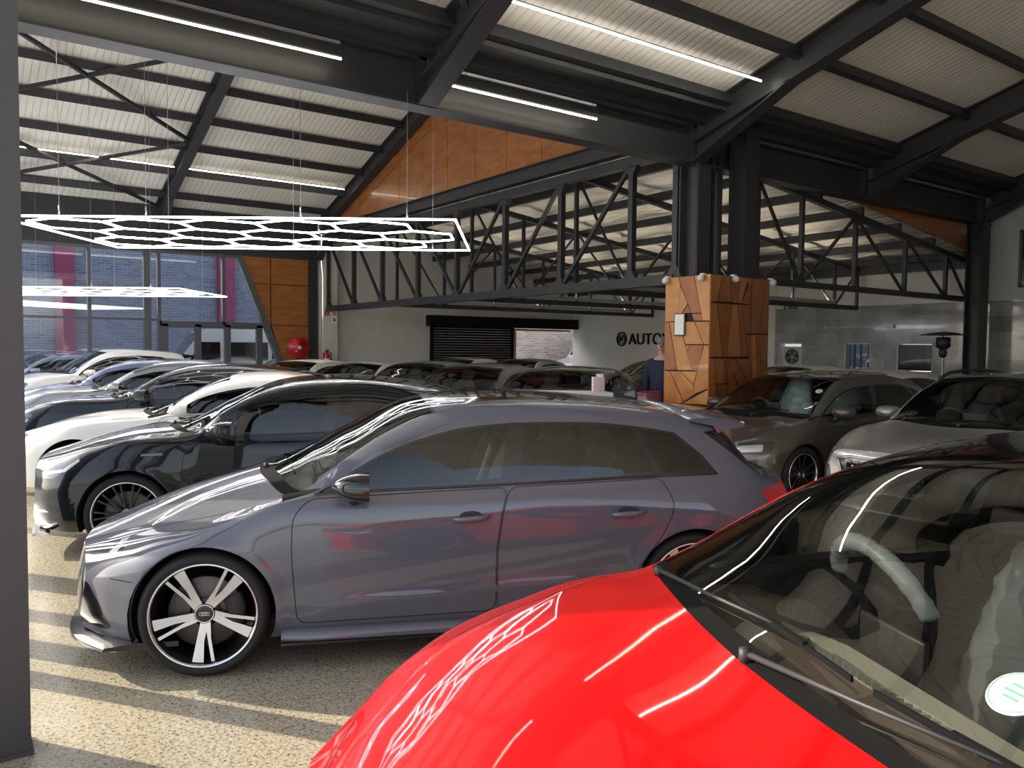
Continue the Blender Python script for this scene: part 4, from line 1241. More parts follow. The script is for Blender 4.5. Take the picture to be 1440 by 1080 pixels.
def make_car(sh, o, loc=(0, 0, 0), rz=0.0):
    """o: options. Returns the root Empty of a car whose nose points along -x of its own axes"""
    g = lambda k, d=None: o.get(k, d)
    pm = o['paint']; lod = g('lod', 0); step = g('step', .06)
    root = empty(g('name', 'car'), loc, rz)
    z3 = lambda x: float(sh.z3([x])[0]); z4 = lambda x: float(sh.z4([x])[0])
    xa, xh, xc = o['xa'], o['xh'], o['xc']
    tip = g('tip', (xa + .10, None)); gapf = g('rail_gap', lambda x: .050 + .045 * min(1, max(0, (x - xa) / (xh - xa))))
    bot = lambda x: z3(x) + g('belt_off', .008)
    topf = lambda x: max(z4(x) - gapf(x), bot(x) + .004)
    end = o['dlo_end']                                                # bottom to top, x,z
    xt0, xe_b, xe_t = tip[0], end[0][0], end[-1][0]
    dlo = [(x, bot(x)) for x in np.linspace(xt0, xe_b, 24)] + end[1:-1] + [(x, min(topf(x), end[-1][1] + .06) if x > xe_t - .4 else topf(x)) for x in np.linspace(xe_t, xt0, 30)]
    R = []
    for cx in (sh.xf, sh.xr): R.append(('arch', 'side', arc_pts(cx, sh.rw, sh.ra, 48), 'void'))
    # side glass between the pillars: pillars = list of ((x_bottom, x_top), width)
    pil = o['pillars']; ins = .016
    edges = [(xt0 + .05, xt0 + .05)] + [p for p in pil] + [None]
    cuts = []
    lb, lt = xt0 + .045, xt0 + .075
    for p in pil:
        cuts.append((lb, lt, p[0] - p[2] / 2, p[1] - p[2] / 2)); lb, lt = p[0] + p[2] / 2, p[1] + p[2] / 2
    for (b0, t0, b1, t1) in cuts:
        poly = [(x, bot(x) + ins) for x in np.linspace(b0, b1, 10)] + [(x, topf(x) - ins) for x in np.linspace(t1, t0, 14)]
        R.append(('side_window', 'side', poly, 'both'))
    c = np.mean([(e[0], e[1]) for e in end], 0)
    last = [(x, bot(x) + ins) for x in np.linspace(lb, xe_b - .03, 8)] + [(e[0] - .022, e[1] - .006) for e in end[1:-1]] + [(x, min(topf(x), end[-1][1] + .06) - ins if x > xe_t - .4 else topf(x) - ins) for x in np.linspace(xe_t - .01, lt, 8)]
    R.append(('quarter_window', 'side', last, 'both'))
    R.append(('window_trim', 'side', dlo, 'both'))
    R += g('extra', [])
    for nm, poly in (('front_door', o['fdoor']), ('rear_door', g('rdoor'))):
        if poly: R.append((nm, 'side', poly, 'both'))
    # bonnet, screens, roof
    ws_base = [(xc + (xa - xc) * q ** 2.2, q) for q in np.linspace(0, .945, 12)]
    ws_head = [(xh + g('head_curve', .05) * q ** 2 + .03, q) for q in np.linspace(.905, 0, 8)]
    ws_rail = [(xa + (xh + .05 - xa) * u, .945 - .04 * u) for u in np.linspace(0, 1, 10)][1:-1]
    wsp = ws_base + ws_rail + ws_head
    R.append(('windscreen', 'top', [(x, max(q, -.001)) for x, q in wsp[:]], 'join'))
    cowl = [(x - g('cowl', .085) * (1 - .25 * q), q) for x, q in ws_base] + [(xa + .03, 1.02)] + ws_base[::-1]
    R.append(('scuttle', 'top', cowl, 'join'))
    hb = [(x - g('cowl', .085) * (1 - .25 * q) , q) for x, q in ws_base if q < .93]
    hf = g('hood_front', [(.13, 0), (.15, .5), (.22, .92)])
    R.append(('bonnet', 'top', hf + [(.5, .97), (sh.xf, .98)] + [(hb[-1][0], .97)] + hb[::-1], 'join'))
    if g('sunroof'): R.append(('sunroof', 'top', g('sunroof'), 'join'))
    xe, xg = o['xe'], o['xg']
    if g('style', 'hatch') == 'hatch':
        R.append(('rear_window', 'top', [(xe + .02, 0), (xe + .03, .88), (xg - .03, .90), (xg - .02, 0)], 'join'))
    else:
        R.append(('rear_window', 'top', [(xe + .02, 0), (xe + .05, .88), (xg - .05, .92), (xg - .01, 0)], 'join'))
    R.append(('roof', 'top', [(xh + .03, 0)] + [(xh + g('head_curve', .05) * q ** 2 + .03, q) for q in (.3, .6, .9)] + [(xh + .13, .925), (xe - .25, .93), (xe - .02, .90), (xe + .0, 0)], 'join'))
    S = skin(sh, R, step)
    ms = dict(body=pm, bonnet=pm, roof=g('roof_m', pm), windscreen=g('glass_front', M_GLASS), rear_window=M_GLASSD, sunroof=M_TRIM, scuttle=M_SCUT, window_trim=g('trim_m', M_TRIM),
              side_window=g('glass_side', M_GLASSM), quarter_window=M_GLASSD, front_door=pm, rear_door=pm, headlight=M_LAMP, daytime_light=M_LED, tail_light=M_TAIL, grille=M_TRIM, air_intake=M_TRIM, lower_cladding=M_PLAST,
              lamp_inner=M_LAMPD, silver_trim=M_ALLOY, wing_vent=M_TRIM)
    ms.update(g('mats', {}))
    sub = {'daytime_light': 'headlight', 'lamp_inner': 'headlight'}
    objs = {}
    for part in sorted(S.p, key=lambda p: (p.split('|')[0] in sub, p)):
        base = part.split('|')[0]; par = root
        if base in sub:
            cand = [k for k in objs if k.split('|')[0] == sub[base] and (('|' not in part) or k.endswith(part[-2:]))]
            if cand: par = objs[cand[0]]
        objs[part] = link_mesh(base, S.mesh(part, ms.get(base, pm)), par)
    root['_x'] = 0; del root['_x']
    # headliner under the roof
    m = MB(); rows = []
    for x in np.linspace(xh + .06, xe - .05, 12):
        rows.append([Vector((x, q * float(sh.y4([x])[0]), float(_pchip(TK, sh.sec([x])[1], np.array([1 - .2 * abs(q)]))[0]) - .035)) for q in np.linspace(-.97, .97, 11)])
    m.grid(rows); m.build('headliner', M_LINER, root, fix=False)
    for sd_ in (-1, 1):                                                # inner lining of the pillars and roof rail
        m = MB(); rows = []
        for x in np.linspace(xa - .02, xe - .1, 30):
            q = sh.side([(x, z4(x) - .003), (x, (z4(x) + topf(x)) / 2), (x, max(topf(x) - .014, bot(x)))]); P_ = sh.P(q[:, 0], q[:, 1])
            rows.append([Vector((p[0], (abs(p[1]) - .016) * sd_, p[2] - .008)) for p in P_])
        m.grid(rows); m.build('pillar_lining', M_LINER2, root, fix=False)
    # seams
    for sd_ in (-1, 1):
        m = MB()
        for poly in [o['fdoor']] + ([o['rdoor']] if g('rdoor') else []):
            d = _dens(poly, .05); flank_strip(m, sh, d + [d[0]], .0045, sides=(sd_,))
        for ln in g('seams', []): flank_strip(m, sh, [tuple(p) for p in _line(ln)], .0045, sides=(sd_,))
        for ln in g('seams_top', []): flank_strip(m, sh, _line(ln), .005, dom='top', sides=(sd_,))
        m.build('panel_gap', M_GAP, root, fix=False)
    for sd, k in ((-1, 'l'), (1, 'r')):
        wing_mirror(root, sh, o['mirror'][0], o['mirror'][1], g('mirror_m', pm), M_PLAST, sd, g('mirror_s', 1.0))
        if lod < 2:
            for (door, hx, hz) in g('handles', []):
                if door + '|' + k in objs: door_handle(objs[door + '|' + k], sh, hx, hz, g('handle_m', pm), sd)
    add_wheels(root, sh, o['wheels'], g('track', .785), 0, lod)
    # belt moulding and window surround strip
    for sd_ in ((-1, 1) if g('belt_strip') else ()):
        m = MB(); flank_strip(m, sh, [(x, bot(x) - .006) for x in np.linspace(xt0 - .02, xe_b, 30)], .016, .002, thick=.004, sides=(sd_,)); m.build('belt_moulding', g('belt_strip'), root)
    cabin(root, sh, xa, g('seat_m', M_SEAT), g('x_seat', xa + .52), wrap=g('wrap'), wheel_wrap=g('wheel_wrap'), lod=lod, dash_m=g('dash_m'), zs=g('zs'), g_wheel=g('wheel_up', 0.0))
    # number plate holder and wipers
    if lod < 2:
        for k, (y0, y1, yp) in enumerate(g('wipers', ((-.50, .10, -.12), (.02, .55, .50)))):
            def W(yy, off):
                q = min(.98, abs(yy) / float(sh.y4([xc + .1])[0])); xb = xc + (xa - xc) * q ** 2.2 + off
                st = sh.top([(xb, q)]); p = sh.P(st[:, 0], st[:, 1])[0]; return Vector((p[0], yy, p[2] + .016))
            wiper(root, W(y0, .05), W(y1, .05), W(yp, -.045))
    return root, objs


def _line(pts, step=.05):
    out = []
    for a, b in zip(pts[:-1], pts[1:]):
        a, b = np.array(a, float), np.array(b, float); k = max(1, int(np.linalg.norm(b - a) / step))
        out += [tuple(a + (b - a) * i / k) for i in range(k)]
    return out + [tuple(pts[-1])]


def loft_y(root, name, m, fn, ys, parent=None):
    """closed profile fn(y) -> list of (x, z), lofted across the car"""
    mb = MB(); rows = [[Vector((x, y, z)) for x, z in fn(y)] for y in ys]
    mb.grid(rows, 0, True, True); n = len(rows[0])
    mb.add(rows[0], [tuple(range(n))]); mb.add(rows[-1], [tuple(range(n))[::-1]])
    return mb.build(name, m, root)
# ------------------------------------------------------------------ the grey hot hatch in the middle
M_SPLIT = mat('splitter_black', (.010, .010, .011), .3, 0, .2)
ROW_RZ = math.radians(-24.1)
WHEEL_FIVE = wheel_meshes(.318, .262, 'five')


def hot_hatch():
    sh = body_spec(4.335, 1.405, .86, 2.631, .352, .318, zrail=[(1.356, .915), (1.536, 1.045), (1.762, 1.185), (2.0, 1.285), (2.24, 1.335), (2.57, 1.355), (2.9, 1.352), (3.25, 1.318), (3.55, 1.262), (3.80, 1.20)],
                   xe=3.78, ze=1.265, xg=4.12, zg=.97, zc=.965, sill=.17, zn=.62, hood=((.12, .665), (.30, .735), (.55, .815), (.85, .895)), kF=.34, LF=1.3, g0=.09, nose=.22, creases=[(.50, 4.1, .815, .868, .016, .13), (1.35, 3.04, .335, .43, .015, .06)])
    o = dict(name='car', paint=P_NARDO, xa=1.356, xh=1.98, xc=1.13, xe=3.78, xg=4.12, tip=(1.42, 0), dlo_end=[(3.675, .955), (3.60, 1.06), (3.44, 1.19), (3.28, 1.225)],
             pillars=[(2.435, 2.49, .10), (3.30, 3.19, .045)], step=.05,
             fdoor=_round([(1.315, .245), (1.288, .60), (1.292, .80), (1.37, .885), (2.425, .918), (2.385, .80), (2.352, .60), (2.352, .255)], .06),
             rdoor=_round([(2.360, .255), (2.360, .60), (2.393, .80), (2.433, .918), (3.315, .945), (3.372, .80), (3.30, .65), (3.185, .50), (3.06, .32), (2.95, .265)], .05),
             handles=[('front_door', 2.215, .772), ('rear_door', 3.095, .772)], mirror=(1.60, .955), mirror_m=M_TRIM, mirror_s=.95, wheels=WHEEL_FIVE, track=.775,
             sunroof=[(2.06, 0), (2.08, .80), (2.95, .80), (2.95, 0)], belt_strip=M_TRIM, mats={'rear_fin': M_TRIM}, wrap=None, seat_m=M_SEAT,
             seams=[[(.36, .735), (.52, .742), (.72, .795), (1.0, .843), (1.25, .872)], [(.40, .50), (.52, .495)], [(3.80, .24), (3.84, .50), (3.93, .62), (4.0, .68)]],
             glass_side=M_GLASSM,
             extra=[('daytime_light', 'side', [(.325, .705), (.345, .715), (.335, .645), (.315, .640)], 'both'), ('daytime_light', 'side', [(.365, .715), (.39, .722), (.375, .655), (.35, .645)], 'both'),
                    ('daytime_light', 'side', [(.405, .722), (.478, .712), (.462, .680), (.408, .610), (.375, .600), (.368, .612), (.398, .635), (.425, .685)], 'both'),
                    ('headlight', 'side', _round([(.20, .690), (.36, .735), (.497, .712), (.478, .668), (.415, .592), (.36, .585), (.20, .60)], .02), 'both'),
                    ('headlight', 'front', [(.42, .60), (.70, .655), (.70, .58), (.44, .575)], 'both'),
                    ('grille', 'front', [(-.01, .60), (.30, .595), (.40, .54), (.33, .30), (-.01, .28)], 'join'),
                    ('air_intake', 'front', [(.42, .42), (.70, .47), (.70, .23), (.38, .23)], 'both'),
                    ('air_intake', 'side', _round([(.10, .46), (.27, .46), (.40, .245), (.37, .225), (.10, .225)], .02), 'both'),
                    ('rear_fin', 'side', [(3.64, 1.185), (3.755, 1.195), (4.045, .965), (3.955, .95)], 'both'), ('tail_light', 'side', _round([(3.95, .845), (4.32, .885), (4.32, .775), (4.02, .765)], .02), 'both'),
                    ('tail_light', 'rear', [(.40, .87), (.80, .88), (.80, .77), (.42, .78)], 'both')])
    root, ob = make_car(sh, o)
    # roof spoiler
    ze = lambda x, y: float(_pchip(TK, sh.sec([x])[1], np.array([1 - .2 * min(1, abs(y) / float(sh.y4([x])[0]))]))[0])

    def sp(y):
        e = (abs(y) / .60) ** 4
        x0, x1 = 3.52 + .04 * e, 3.985 - .055 * e; z0 = ze(x0, y) + .004; zz = 1.262 - .028 * (y / .6) ** 2
        return [(x0, z0), (x0 + .18, z0 * .45 + zz * .55 + .020), (x1 - .05, zz + .012), (x1, zz), (x1 - .006, zz - .022), (x1 - .16, zz - .050), (3.76, zz - .075), (3.72, ze(3.62, y) - .03), (x0 + .02, z0 - .02)]
    loft_y(root, 'roof_spoiler', P_NARDO, sp, np.linspace(-.615, .615, 29))
    # front splitter, side skirts
    xf = lambda y, z: float(sh.disp(np.array([0.]), np.array([y]), np.array([z]))[0])

    def split(y):
        b = xf(min(abs(y), .70), .2) + max(0, abs(y) - .68) ** 1.3 * 1.6
        return [(b - .055, .152), (b - .05, .168), (b + .10, .185), (b + .30, .185), (b + .30, .160), (b + .1, .150)]
    loft_y(root, 'front_splitter', M_SPLIT, split, np.linspace(-.845, .845, 35))
    for sd in (-1, 1):
        m = MB(); rows = []
        for x in np.linspace(1.235, 3.12, 16):
            e = 1 if 1.25 < x < 3.1 else .8
            rows.append([Vector((x, sd * y, z)) for y, z in ((.80, .15), (.893 * e + .80 * (1 - e), .158), (.897 * e + .8 * (1 - e), .172), (.868, .215), (.80, .215))])
        m.grid(rows, 0, True, True); m.build('side_skirt', P_NARDO, root)
        m = MB(); m.bar((1.235, sd * .885, .150), (3.12, sd * .885, .150), .03, .012); m.build('skirt_blade', M_TRIM, root)
        # wheel badges
    ring_badge(root, 'grille_badge', (xf(0, .50) - .012, 0, .50), .045, .066, 4, 'X', .006)
    m = MB(); m.lathe([(.012, 0), (.010, .03), (.003, .07)], 8, 'Z'); m.add([(3.36, -.012, 1.372), (3.45, -.008, 1.352), (3.45, .008, 1.352), (3.36, .012, 1.372), (3.435, 0, 1.402), (3.445, 0, 1.40)], [(0, 1, 5, 4), (3, 4, 5, 2), (0, 4, 3), (1, 2, 5)])
    m.v = m.v[24:]; m.f = [tuple(i - 24 for i in f) for f in m.f[16:]]; m.mi = m.mi[16:]; m.sm = m.sm[16:]
    m.build('roof_aerial', M_TRIM, root)
    return root


HERO = hot_hatch()
HERO.location = (0.609, 5.2417, 0); HERO.rotation_euler = (0, 0, ROW_RZ)
tag(HERO, 'slate grey hot hatch with five forked two-tone spokes, beside the red car', 'car')
# ------------------------------------------------------------------ more cars
def hatch_doors(sh, o, sill=.26):
    """door outlines worked out from the axle positions and the pillar between the doors"""
    z3 = lambda x: float(sh.z3([x])[0]); xB = o['pillars'][0][0]; x0 = o['xa'] - .05
    ar = sh.xr - sh.ra
    o['fdoor'] = _round([(x0, sill), (x0 - .03, .6), (x0 - .02, .80), (o['tip'][0] - .03, z3(o['tip'][0]) - .01), (xB - .006, z3(xB) - .004), (xB - .05, .80), (xB - .075, .60), (xB - .075, sill)], .06)
    if o.get('five', True):
        xe = o['dlo_end'][0][0] - .28
        o['rdoor'] = _round([(xB - .065, sill), (xB - .065, .60), (xB - .04, .80), (xB + .004, z3(xB) - .004), (xe, z3(xe) - .004), (xe + .04, .82), (ar + .10, .66), (ar + .02, .52), (ar - .09, .36), (ar - .16, sill + .02)], .05)
        o['handles'] = [('front_door', xB - .22, .80), ('rear_door', xe - .18, .81)]
    else:
        o['handles'] = [('front_door', xB - .24, .80)]
    return o


def lamp_set(z0, z1, xs, yi, z2=None, drl=True):
    """headlight on the corner: flank part up to xs, front part in to yi"""
    zm = (z0 + z1) / 2
    R = []
    if drl: R += [('daytime_light', 'side', [(.16, z0 + .02), (.16, z0 + .05), (xs - .10, zm + .0), (xs - .06, z1 - .04), (xs - .05, z1 - .06), (xs - .09, zm - .02)], 'both'), ('lamp_inner', 'side', arc_pts(.20, zm + .01, .038, 16), 'both'), ('lamp_inner', 'front', arc_pts(yi + .12, zm, .042, 16), 'both')]
    R += [('headlight', 'side', _round([(.02, z0), (xs * .6, z0 + .01), (xs, z1 - .01), (xs - .03, z1 + .02), (.02, z1 - .03)], .03), 'both'), ('headlight', 'front', [(yi, z0 + .03), (.80, z0), (.80, z1), (yi + .03, z1 - .03)], 'both')]
    return R


def face_set(zg0, zg1, yg, z_in=(.24, .42)):
    return [('grille', 'front', _round([(-.2, zg1), (yg, zg1 - .01), (yg - .06, zg0), (-.2, zg0 - .02)], .03), 'join'), ('air_intake', 'front', _round([(-.2, z_in[1] - .03), (.62, z_in[1]), (.56, z_in[0]), (-.2, z_in[0] - .01)], .03), 'join')]


def tail_set(xl, z0=.72, z1=.90):
    return [('tail_light', 'side', _round([(xl - .38, z1 - .02), (xl, z1 + .02), (xl, z0), (xl - .30, z0)], .04), 'both'), ('tail_light', 'rear', [(.40, z1 - .02), (.80, z1), (.80, z0), (.44, z0 + .02)], 'both')]


W_MULTI = wheel_meshes(.325, .262, 'multi'); W_TEN = wheel_meshes(.315, .235, 'ten'); W_SUV = wheel_meshes(.335, .235, 'ten')


def car_hatch(name_paint, L=4.30, H=1.44, fo=.88, wb=2.62, wheels=None, ra=.355, rw=.315, lod=1, step=.075, three=False, **kw):
    xa, xh, xc = fo + .49, fo + 1.10, fo + .25
    d = dict(zc=.955, xe=L - .52, ze=H - .14, xg=L - .19, zg=.97, zn=.70)
    d.update({k: kw.pop(k) for k in list(kw) if k in ('zc', 'xe', 'ze', 'xg', 'zg', 'zn', 'half', 'xm', 'belt', 'sill', 'style', 'deck', 'nose', 'kF', 'crown', 'flare', 'yr', 'creases', 'hood', 'zrail', 'z4hood', 'z3hood', 'g0', 'LF')})
    dx = kw.pop('dx', 0.0); xa += dx; xh += kw.pop('dh', 0.0) + dx; xc += dx
    xa, xh, xc = kw.pop('xa', xa), kw.pop('xh', xh), kw.pop('xc', xc)
    sh = body_spec(L, H, fo, wb, ra, rw, xa=xa, xh=xh, xc=xc, **d)
    xB = kw.pop('xB', fo + 1.55 + dx); xe = sh.xr + .16; zb = float(sh.z3([xe])[0])
    e0 = kw.pop('end_x', xe); top_z = float(sh.z4([e0 - .45])[0]) - .095
    end = kw.pop('dlo_end', [(e0, zb + .02), (e0 - .05, zb + .10), (e0 - .22, zb + (top_z - zb) * .72), (e0 - .40, top_z)])
    o = dict(name='car', paint=name_paint, xa=xa, xh=xh, xc=xc, xe=d['xe'], xg=d['xg'], tip=(xa + .07, 0), dlo_end=end,
             pillars=[(xB, xB + .05, .10), (e0 - .40, e0 - .50, .05)], step=step, mirror=(xa + .24, float(sh.z3([xa + .24])[0]) + .05), wheels=wheels or W_TEN, track=sh.y2max - .125, lod=lod,
             style=d.get('style', 'hatch'), x_seat=xa + .44)
    o.update(kw)
    ex = o.pop('extra2', [])
    o['extra'] = ex + o.get('lamps', lamp_set(d['zn'] - .11, d['zn'] + .03, .50, .40)) + face_set(.44, .64, .42) + tail_set(L - .03)
    hatch_doors(sh, o)
    return make_car(sh, o)[0], sh


def place(root, x, y, deg, label, group=None, cat='car'):
    root.location = (x, y, 0); root.rotation_euler = (0, 0, math.radians(deg))
    return tag(root, label, cat, group)


def repaint(root, pairs):
    """give a copied car its own paint without touching the shared meshes"""
    st = [root]
    while st:
        o = st.pop(); st += list(o.children)
        if o.type != 'MESH': continue
        for i, sl in enumerate(o.material_slots):
            for a, b in pairs:
                if sl.material == a: sl.link = 'OBJECT'; sl.material = b
    return root


# black hatchback next to the grey one
MERC, sh = car_hatch(P_BLACK, L=4.27, H=1.415, fo=.84, wb=2.70, wheels=W_MULTI, ra=.36, rw=.325, step=.055, lod=1, zn=.76, zc=.985, xe=3.70, ze=1.24, belt=((1.25, .93), (2.2, .955), (3.5, 1.00)), glass_side=M_GLASSM,
                     creases=[(.65, 3.8, .90, .80, .014, .10), (1.4, 3.3, .30, .52, .012, .07)], sunroof=[(2.1, 0), (2.12, .8), (3.0, .8), (3.0, 0)], mirror_m=P_BLACK,
                     lamps=[('daytime_light', 'side', [(.17, .63), (.17, .655), (.36, .69), (.47, .765), (.49, .755), (.38, .67)], 'both'), ('lamp_inner', 'side', _round([(.24, .68), (.31, .68), (.31, .74), (.24, .74)], .02), 'both'), ('headlight', 'side', _round([(.02, .61), (.27, .61), (.50, .755), (.46, .80), (.02, .735)], .03), 'both'), ('headlight', 'front', [(.42, .64), (.8, .60), (.8, .76), (.46, .70)], 'both'),
                            ('silver_trim', 'side', [(.05, .34), (.20, .36), (.24, .345), (.05, .325)], 'both'), ('silver_trim', 'side', [(.05, .235), (.22, .25), (.26, .235), (.05, .215)], 'both'), ('air_intake', 'side', _round([(.02, .48), (.17, .47), (.22, .27), (.02, .24)], .02), 'both')])
place(MERC, .74, 7.95, -24.1, 'black hatchback with a silver-rimmed spoked wheel, behind the slate grey hot hatch')
mb = MB(); flank_strip(mb, sh, [(.95, .80), (1.03, .802), (1.11, .804)], .022, .003, thick=.004, sides=(-1,)); mb.build('fender_script', M_ALLOYD, MERC)
loft_y(MERC, 'front_splitter', M_ALLOY, lambda y: [(float(sh.disp(np.array([0.]), np.array([min(abs(y), .75)]), np.array([.2]))[0]) + a, b) for a, b in ((-.03, .165), (-.025, .18), (.06, .195), (.10, .18), (.06, .165))], np.linspace(-.78, .78, 21))
# white coupe
BMW, sh = car_hatch(P_WHITE, L=4.64, H=1.375, fo=.80, wb=2.81, wheels=W_TEN, ra=.365, rw=.33, lod=1, step=.06, style='sedan', zn=.70, zc=.94, xe=3.55, ze=1.19, xg=4.15, zg=1.03, deck=(1.03, .97), dx=.32, xm=2.75, belt=((1.5, .92), (2.4, .945), (3.6, .985)), xB=2.72, five=False,
                    dlo_end=[(3.50, .985), (3.46, 1.03), (3.25, 1.12), (3.0, 1.20)], lamps=lamp_set(.60, .72, .46, .36))
place(BMW, .70, 10.35, -24.1, 'white two-door coupe with dark side windows, behind the black hatchback')
mb = MB(); rows = []
DKS, sh4 = car_hatch(P_BLACK, L=4.65, H=1.43, fo=.86, wb=2.82, wheels=W_SUV, ra=.37, rw=.335, lod=1, step=.075, zn=.78, zc=1.0, dx=.22, xe=4.0, ze=1.27, xm=2.7, belt=((1.5, .96), (2.4, .985), (3.8, 1.02)), lamps=lamp_set(.64, .78, .55, .32), mirror_s=1.05)
place(DKS, .72, 12.38, -24.1, 'black estate with a large twin headlight, behind the white coupe')
for sd_ in (-1, 1): m = MB(); flank_strip(m, sh4, [(2.0, float(sh4.z4([2.0])[0]) - .01)] + [(x, float(sh4.z4([x])[0]) - .012) for x in np.linspace(2.1, 3.9, 14)], .03, .004, thick=.02, sides=(sd_,)); m.build('roof_rail', M_ALLOYD, DKS)
SIL = repaint(copy_tree(DKS), [(P_BLACK, P_GREYGREEN)]); place(SIL, .80, 14.62, -24.1, 'pale silver estate with roof rails, behind the black estate')
BLU = repaint(copy_tree(MERC), [(P_BLACK, P_BLUE)]); place(BLU, .95, 16.65, -24.1, 'blue-grey hatchback parked behind the pale silver estate')
HVW, shw = car_hatch(P_WHITE, L=4.0, H=1.56, fo=.82, wb=2.50, wheels=W_TEN, lod=1, step=.085, zn=.84, zc=1.06, belt=((1.3, 1.00), (2.3, 1.02), (3.4, 1.06)), lamps=lamp_set(.70, .86, .48, .36), xe=3.66, ze=1.46, yr=.62)
place(HVW, .80, 19.20, 6, 'white compact hatch with a dark spoiler, parked last before the glass front')
loft_y(HVW, 'roof_spoiler', M_TRIM, lambda y: [(3.55, 1.46 - .03 * (y / .6) ** 2), (3.86, 1.445 - .03 * (y / .6) ** 2), (3.87, 1.43 - .03 * (y / .6) ** 2), (3.62, 1.38 - .03 * (y / .6) ** 2)], np.linspace(-.58, .58, 15))
# the second row, noses towards the first
SMALL, shs = car_hatch(P_GREY, L=4.05, H=1.40, fo=.80, wb=2.52, wheels=W_TEN, lod=1, step=.09, xe=3.60, ze=1.27, roof_m=P_GREY, glass_side=M_GLASSM, drl=False, seat_m=M_SEATG)
place(SMALL, 5.60, 10.40, 29.4, 'mid grey small hatchback in the second row, between the silver and the dark grey ones')
DK = repaint(copy_tree(SMALL), [(P_GREY, P_DGREY)]); place(DK, 5.80, 8.25, 29.4, 'dark grey hatchback just behind the white counter')
GSV = repaint(copy_tree(SMALL), [(P_GREY, P_SILVER)]); place(GSV, 5.75, 12.55, 29.4, 'silver hatchback in front of the closed roller shutter')
WH1 = repaint(copy_tree(SMALL), [(P_GREY, P_WHITE)]); place(WH1, 5.50, 14.70, 29.4, 'white hatchback before the pier, next to the silver one'); WH1.scale = (1, 1, .965)
WH2 = repaint(copy_tree(SMALL), [(P_GREY, P_WHITE)]); place(WH2, 4.95, 16.90, 29.4, 'white hatchback parked under the red hose reel'); WH2.scale = (1, 1, .965)
# cars further back
BACK = repaint(copy_tree(SMALL), [(P_GREY, P_WHITE)]); place(BACK, 9.5, 17.6, 24, 'white hatchback standing deep in the bay before the closed shutter')
BACKB = repaint(copy_tree(SMALL), [(P_GREY, P_SILVER)]); place(BACKB, 10.2, 15.7, 24, 'silver hatchback standing before the open shutter bay')
SEDAN, shd = car_hatch(P_SILVER, L=4.55, H=1.43, fo=.88, wb=2.66, wheels=W_TEN, lod=1, step=.09, style='sedan', xe=3.40, ze=1.24, xg=4.05, zg=1.02, deck=(1.03, .98), xm=2.45, glass_side=M_GLASS, dlo_end=[(3.45, .97), (3.40, 1.02), (3.18, 1.16), (2.98, 1.22)], mats={'quarter_window': M_GLASS})
place(SEDAN, 11.6, 14.0, -18, 'silver saloon standing side-on below the wall sign')
DARK2 = repaint(copy_tree(SMALL), [(P_GREY, P_BLACK)]); place(DARK2, 9.95, 12.0, -10, 'black hatchback between the dark grey hatchback and the saloon')
# the group by the tiled wall
POLO, shp = car_hatch(P_BROWN, L=4.0, H=1.42, fo=.80, wb=2.50, wheels=W_TEN, ra=.345, rw=.31, lod=0, step=.055, zn=.70, zc=.95, dx=-.20, belt=((1.1, .92), (2.1, .94), (3.3, .975)), wrap=(-1, 1), seat_m=M_SEAT, glass_side=M_GLASSM, glass_front=M_GLASS, kF=.20, mats={'daytime_light': mat('bright_reflector', (.62, .66, .70), .15, .5, .8)},
                      lamps=[('daytime_light', 'front', _round([(.46, .575), (.66, .56), (.66, .615), (.50, .62)], .01), 'both'), ('daytime_light', 'side', _round([(.06, .57), (.26, .585), (.30, .66), (.06, .635)], .02), 'both'), ('headlight', 'side', _round([(.02, .545), (.34, .56), (.42, .695), (.02, .665)], .03), 'both'), ('headlight', 'front', [(.36, .575), (.80, .54), (.80, .68), (.38, .665)], 'both')])
place(POLO, 6.90, 6.10, -4, 'grey-brown hatchback standing against the wood-clad pillar')
SUV, shc = car_hatch(P_SILVER, L=4.28, H=1.465, fo=.87, wb=2.60, wheels=W_SUV, ra=.37, rw=.335, lod=0, step=.055, zn=.76, zc=.985, dx=-.12, half=.90, belt=((1.25, .95), (2.2, .97), (3.4, 1.0)), wrap=(-1,), seat_m=M_SEAT, glass_front=M_GLASS, xe=3.80, ze=1.36, yr=.63, kF=.20, crown=.04, hood=((.15, .825), (.4, .88), (.8, .935)),
                     lamps=[('daytime_light', 'front', [(.52, .69), (.80, .71), (.80, .735), (.52, .72)], 'both'), ('daytime_light', 'side', [(.02, .71), (.34, .765), (.44, .80), (.34, .74), (.02, .685)], 'both'),
                            ('headlight', 'front', _round([(.58, .38), (.74, .43), (.74, .60), (.62, .58)], .03), 'both'), ('headlight', 'side', _round([(.02, .40), (.16, .44), (.17, .57), (.02, .60)], .03), 'both'),
                            ('lower_cladding', 'side', [(-.1, 0), (.34, .10), (.5, .30), (.46, .34), (.20, .33), (-.1, .33)], 'both')])
place(SUV, 6.82, 3.80, -4, 'silver-grey crossover with a clear-wrapped seat, beside the grey-brown hatchback')
m = MB()
for sd in (-1, 1):
    pts = [(x, sd * (float(shc.y4([x])[0]) + .015), float(shc.z4([x])[0]) + .045 * min(1, (x - 1.95) / .15, (3.75 - x) / .15)) for x in np.linspace(1.95, 3.75, 20)]
    mm = MB(); mm.tube(pts, .018, 8); mm.build('roof_rail', M_PLAST, SUV)
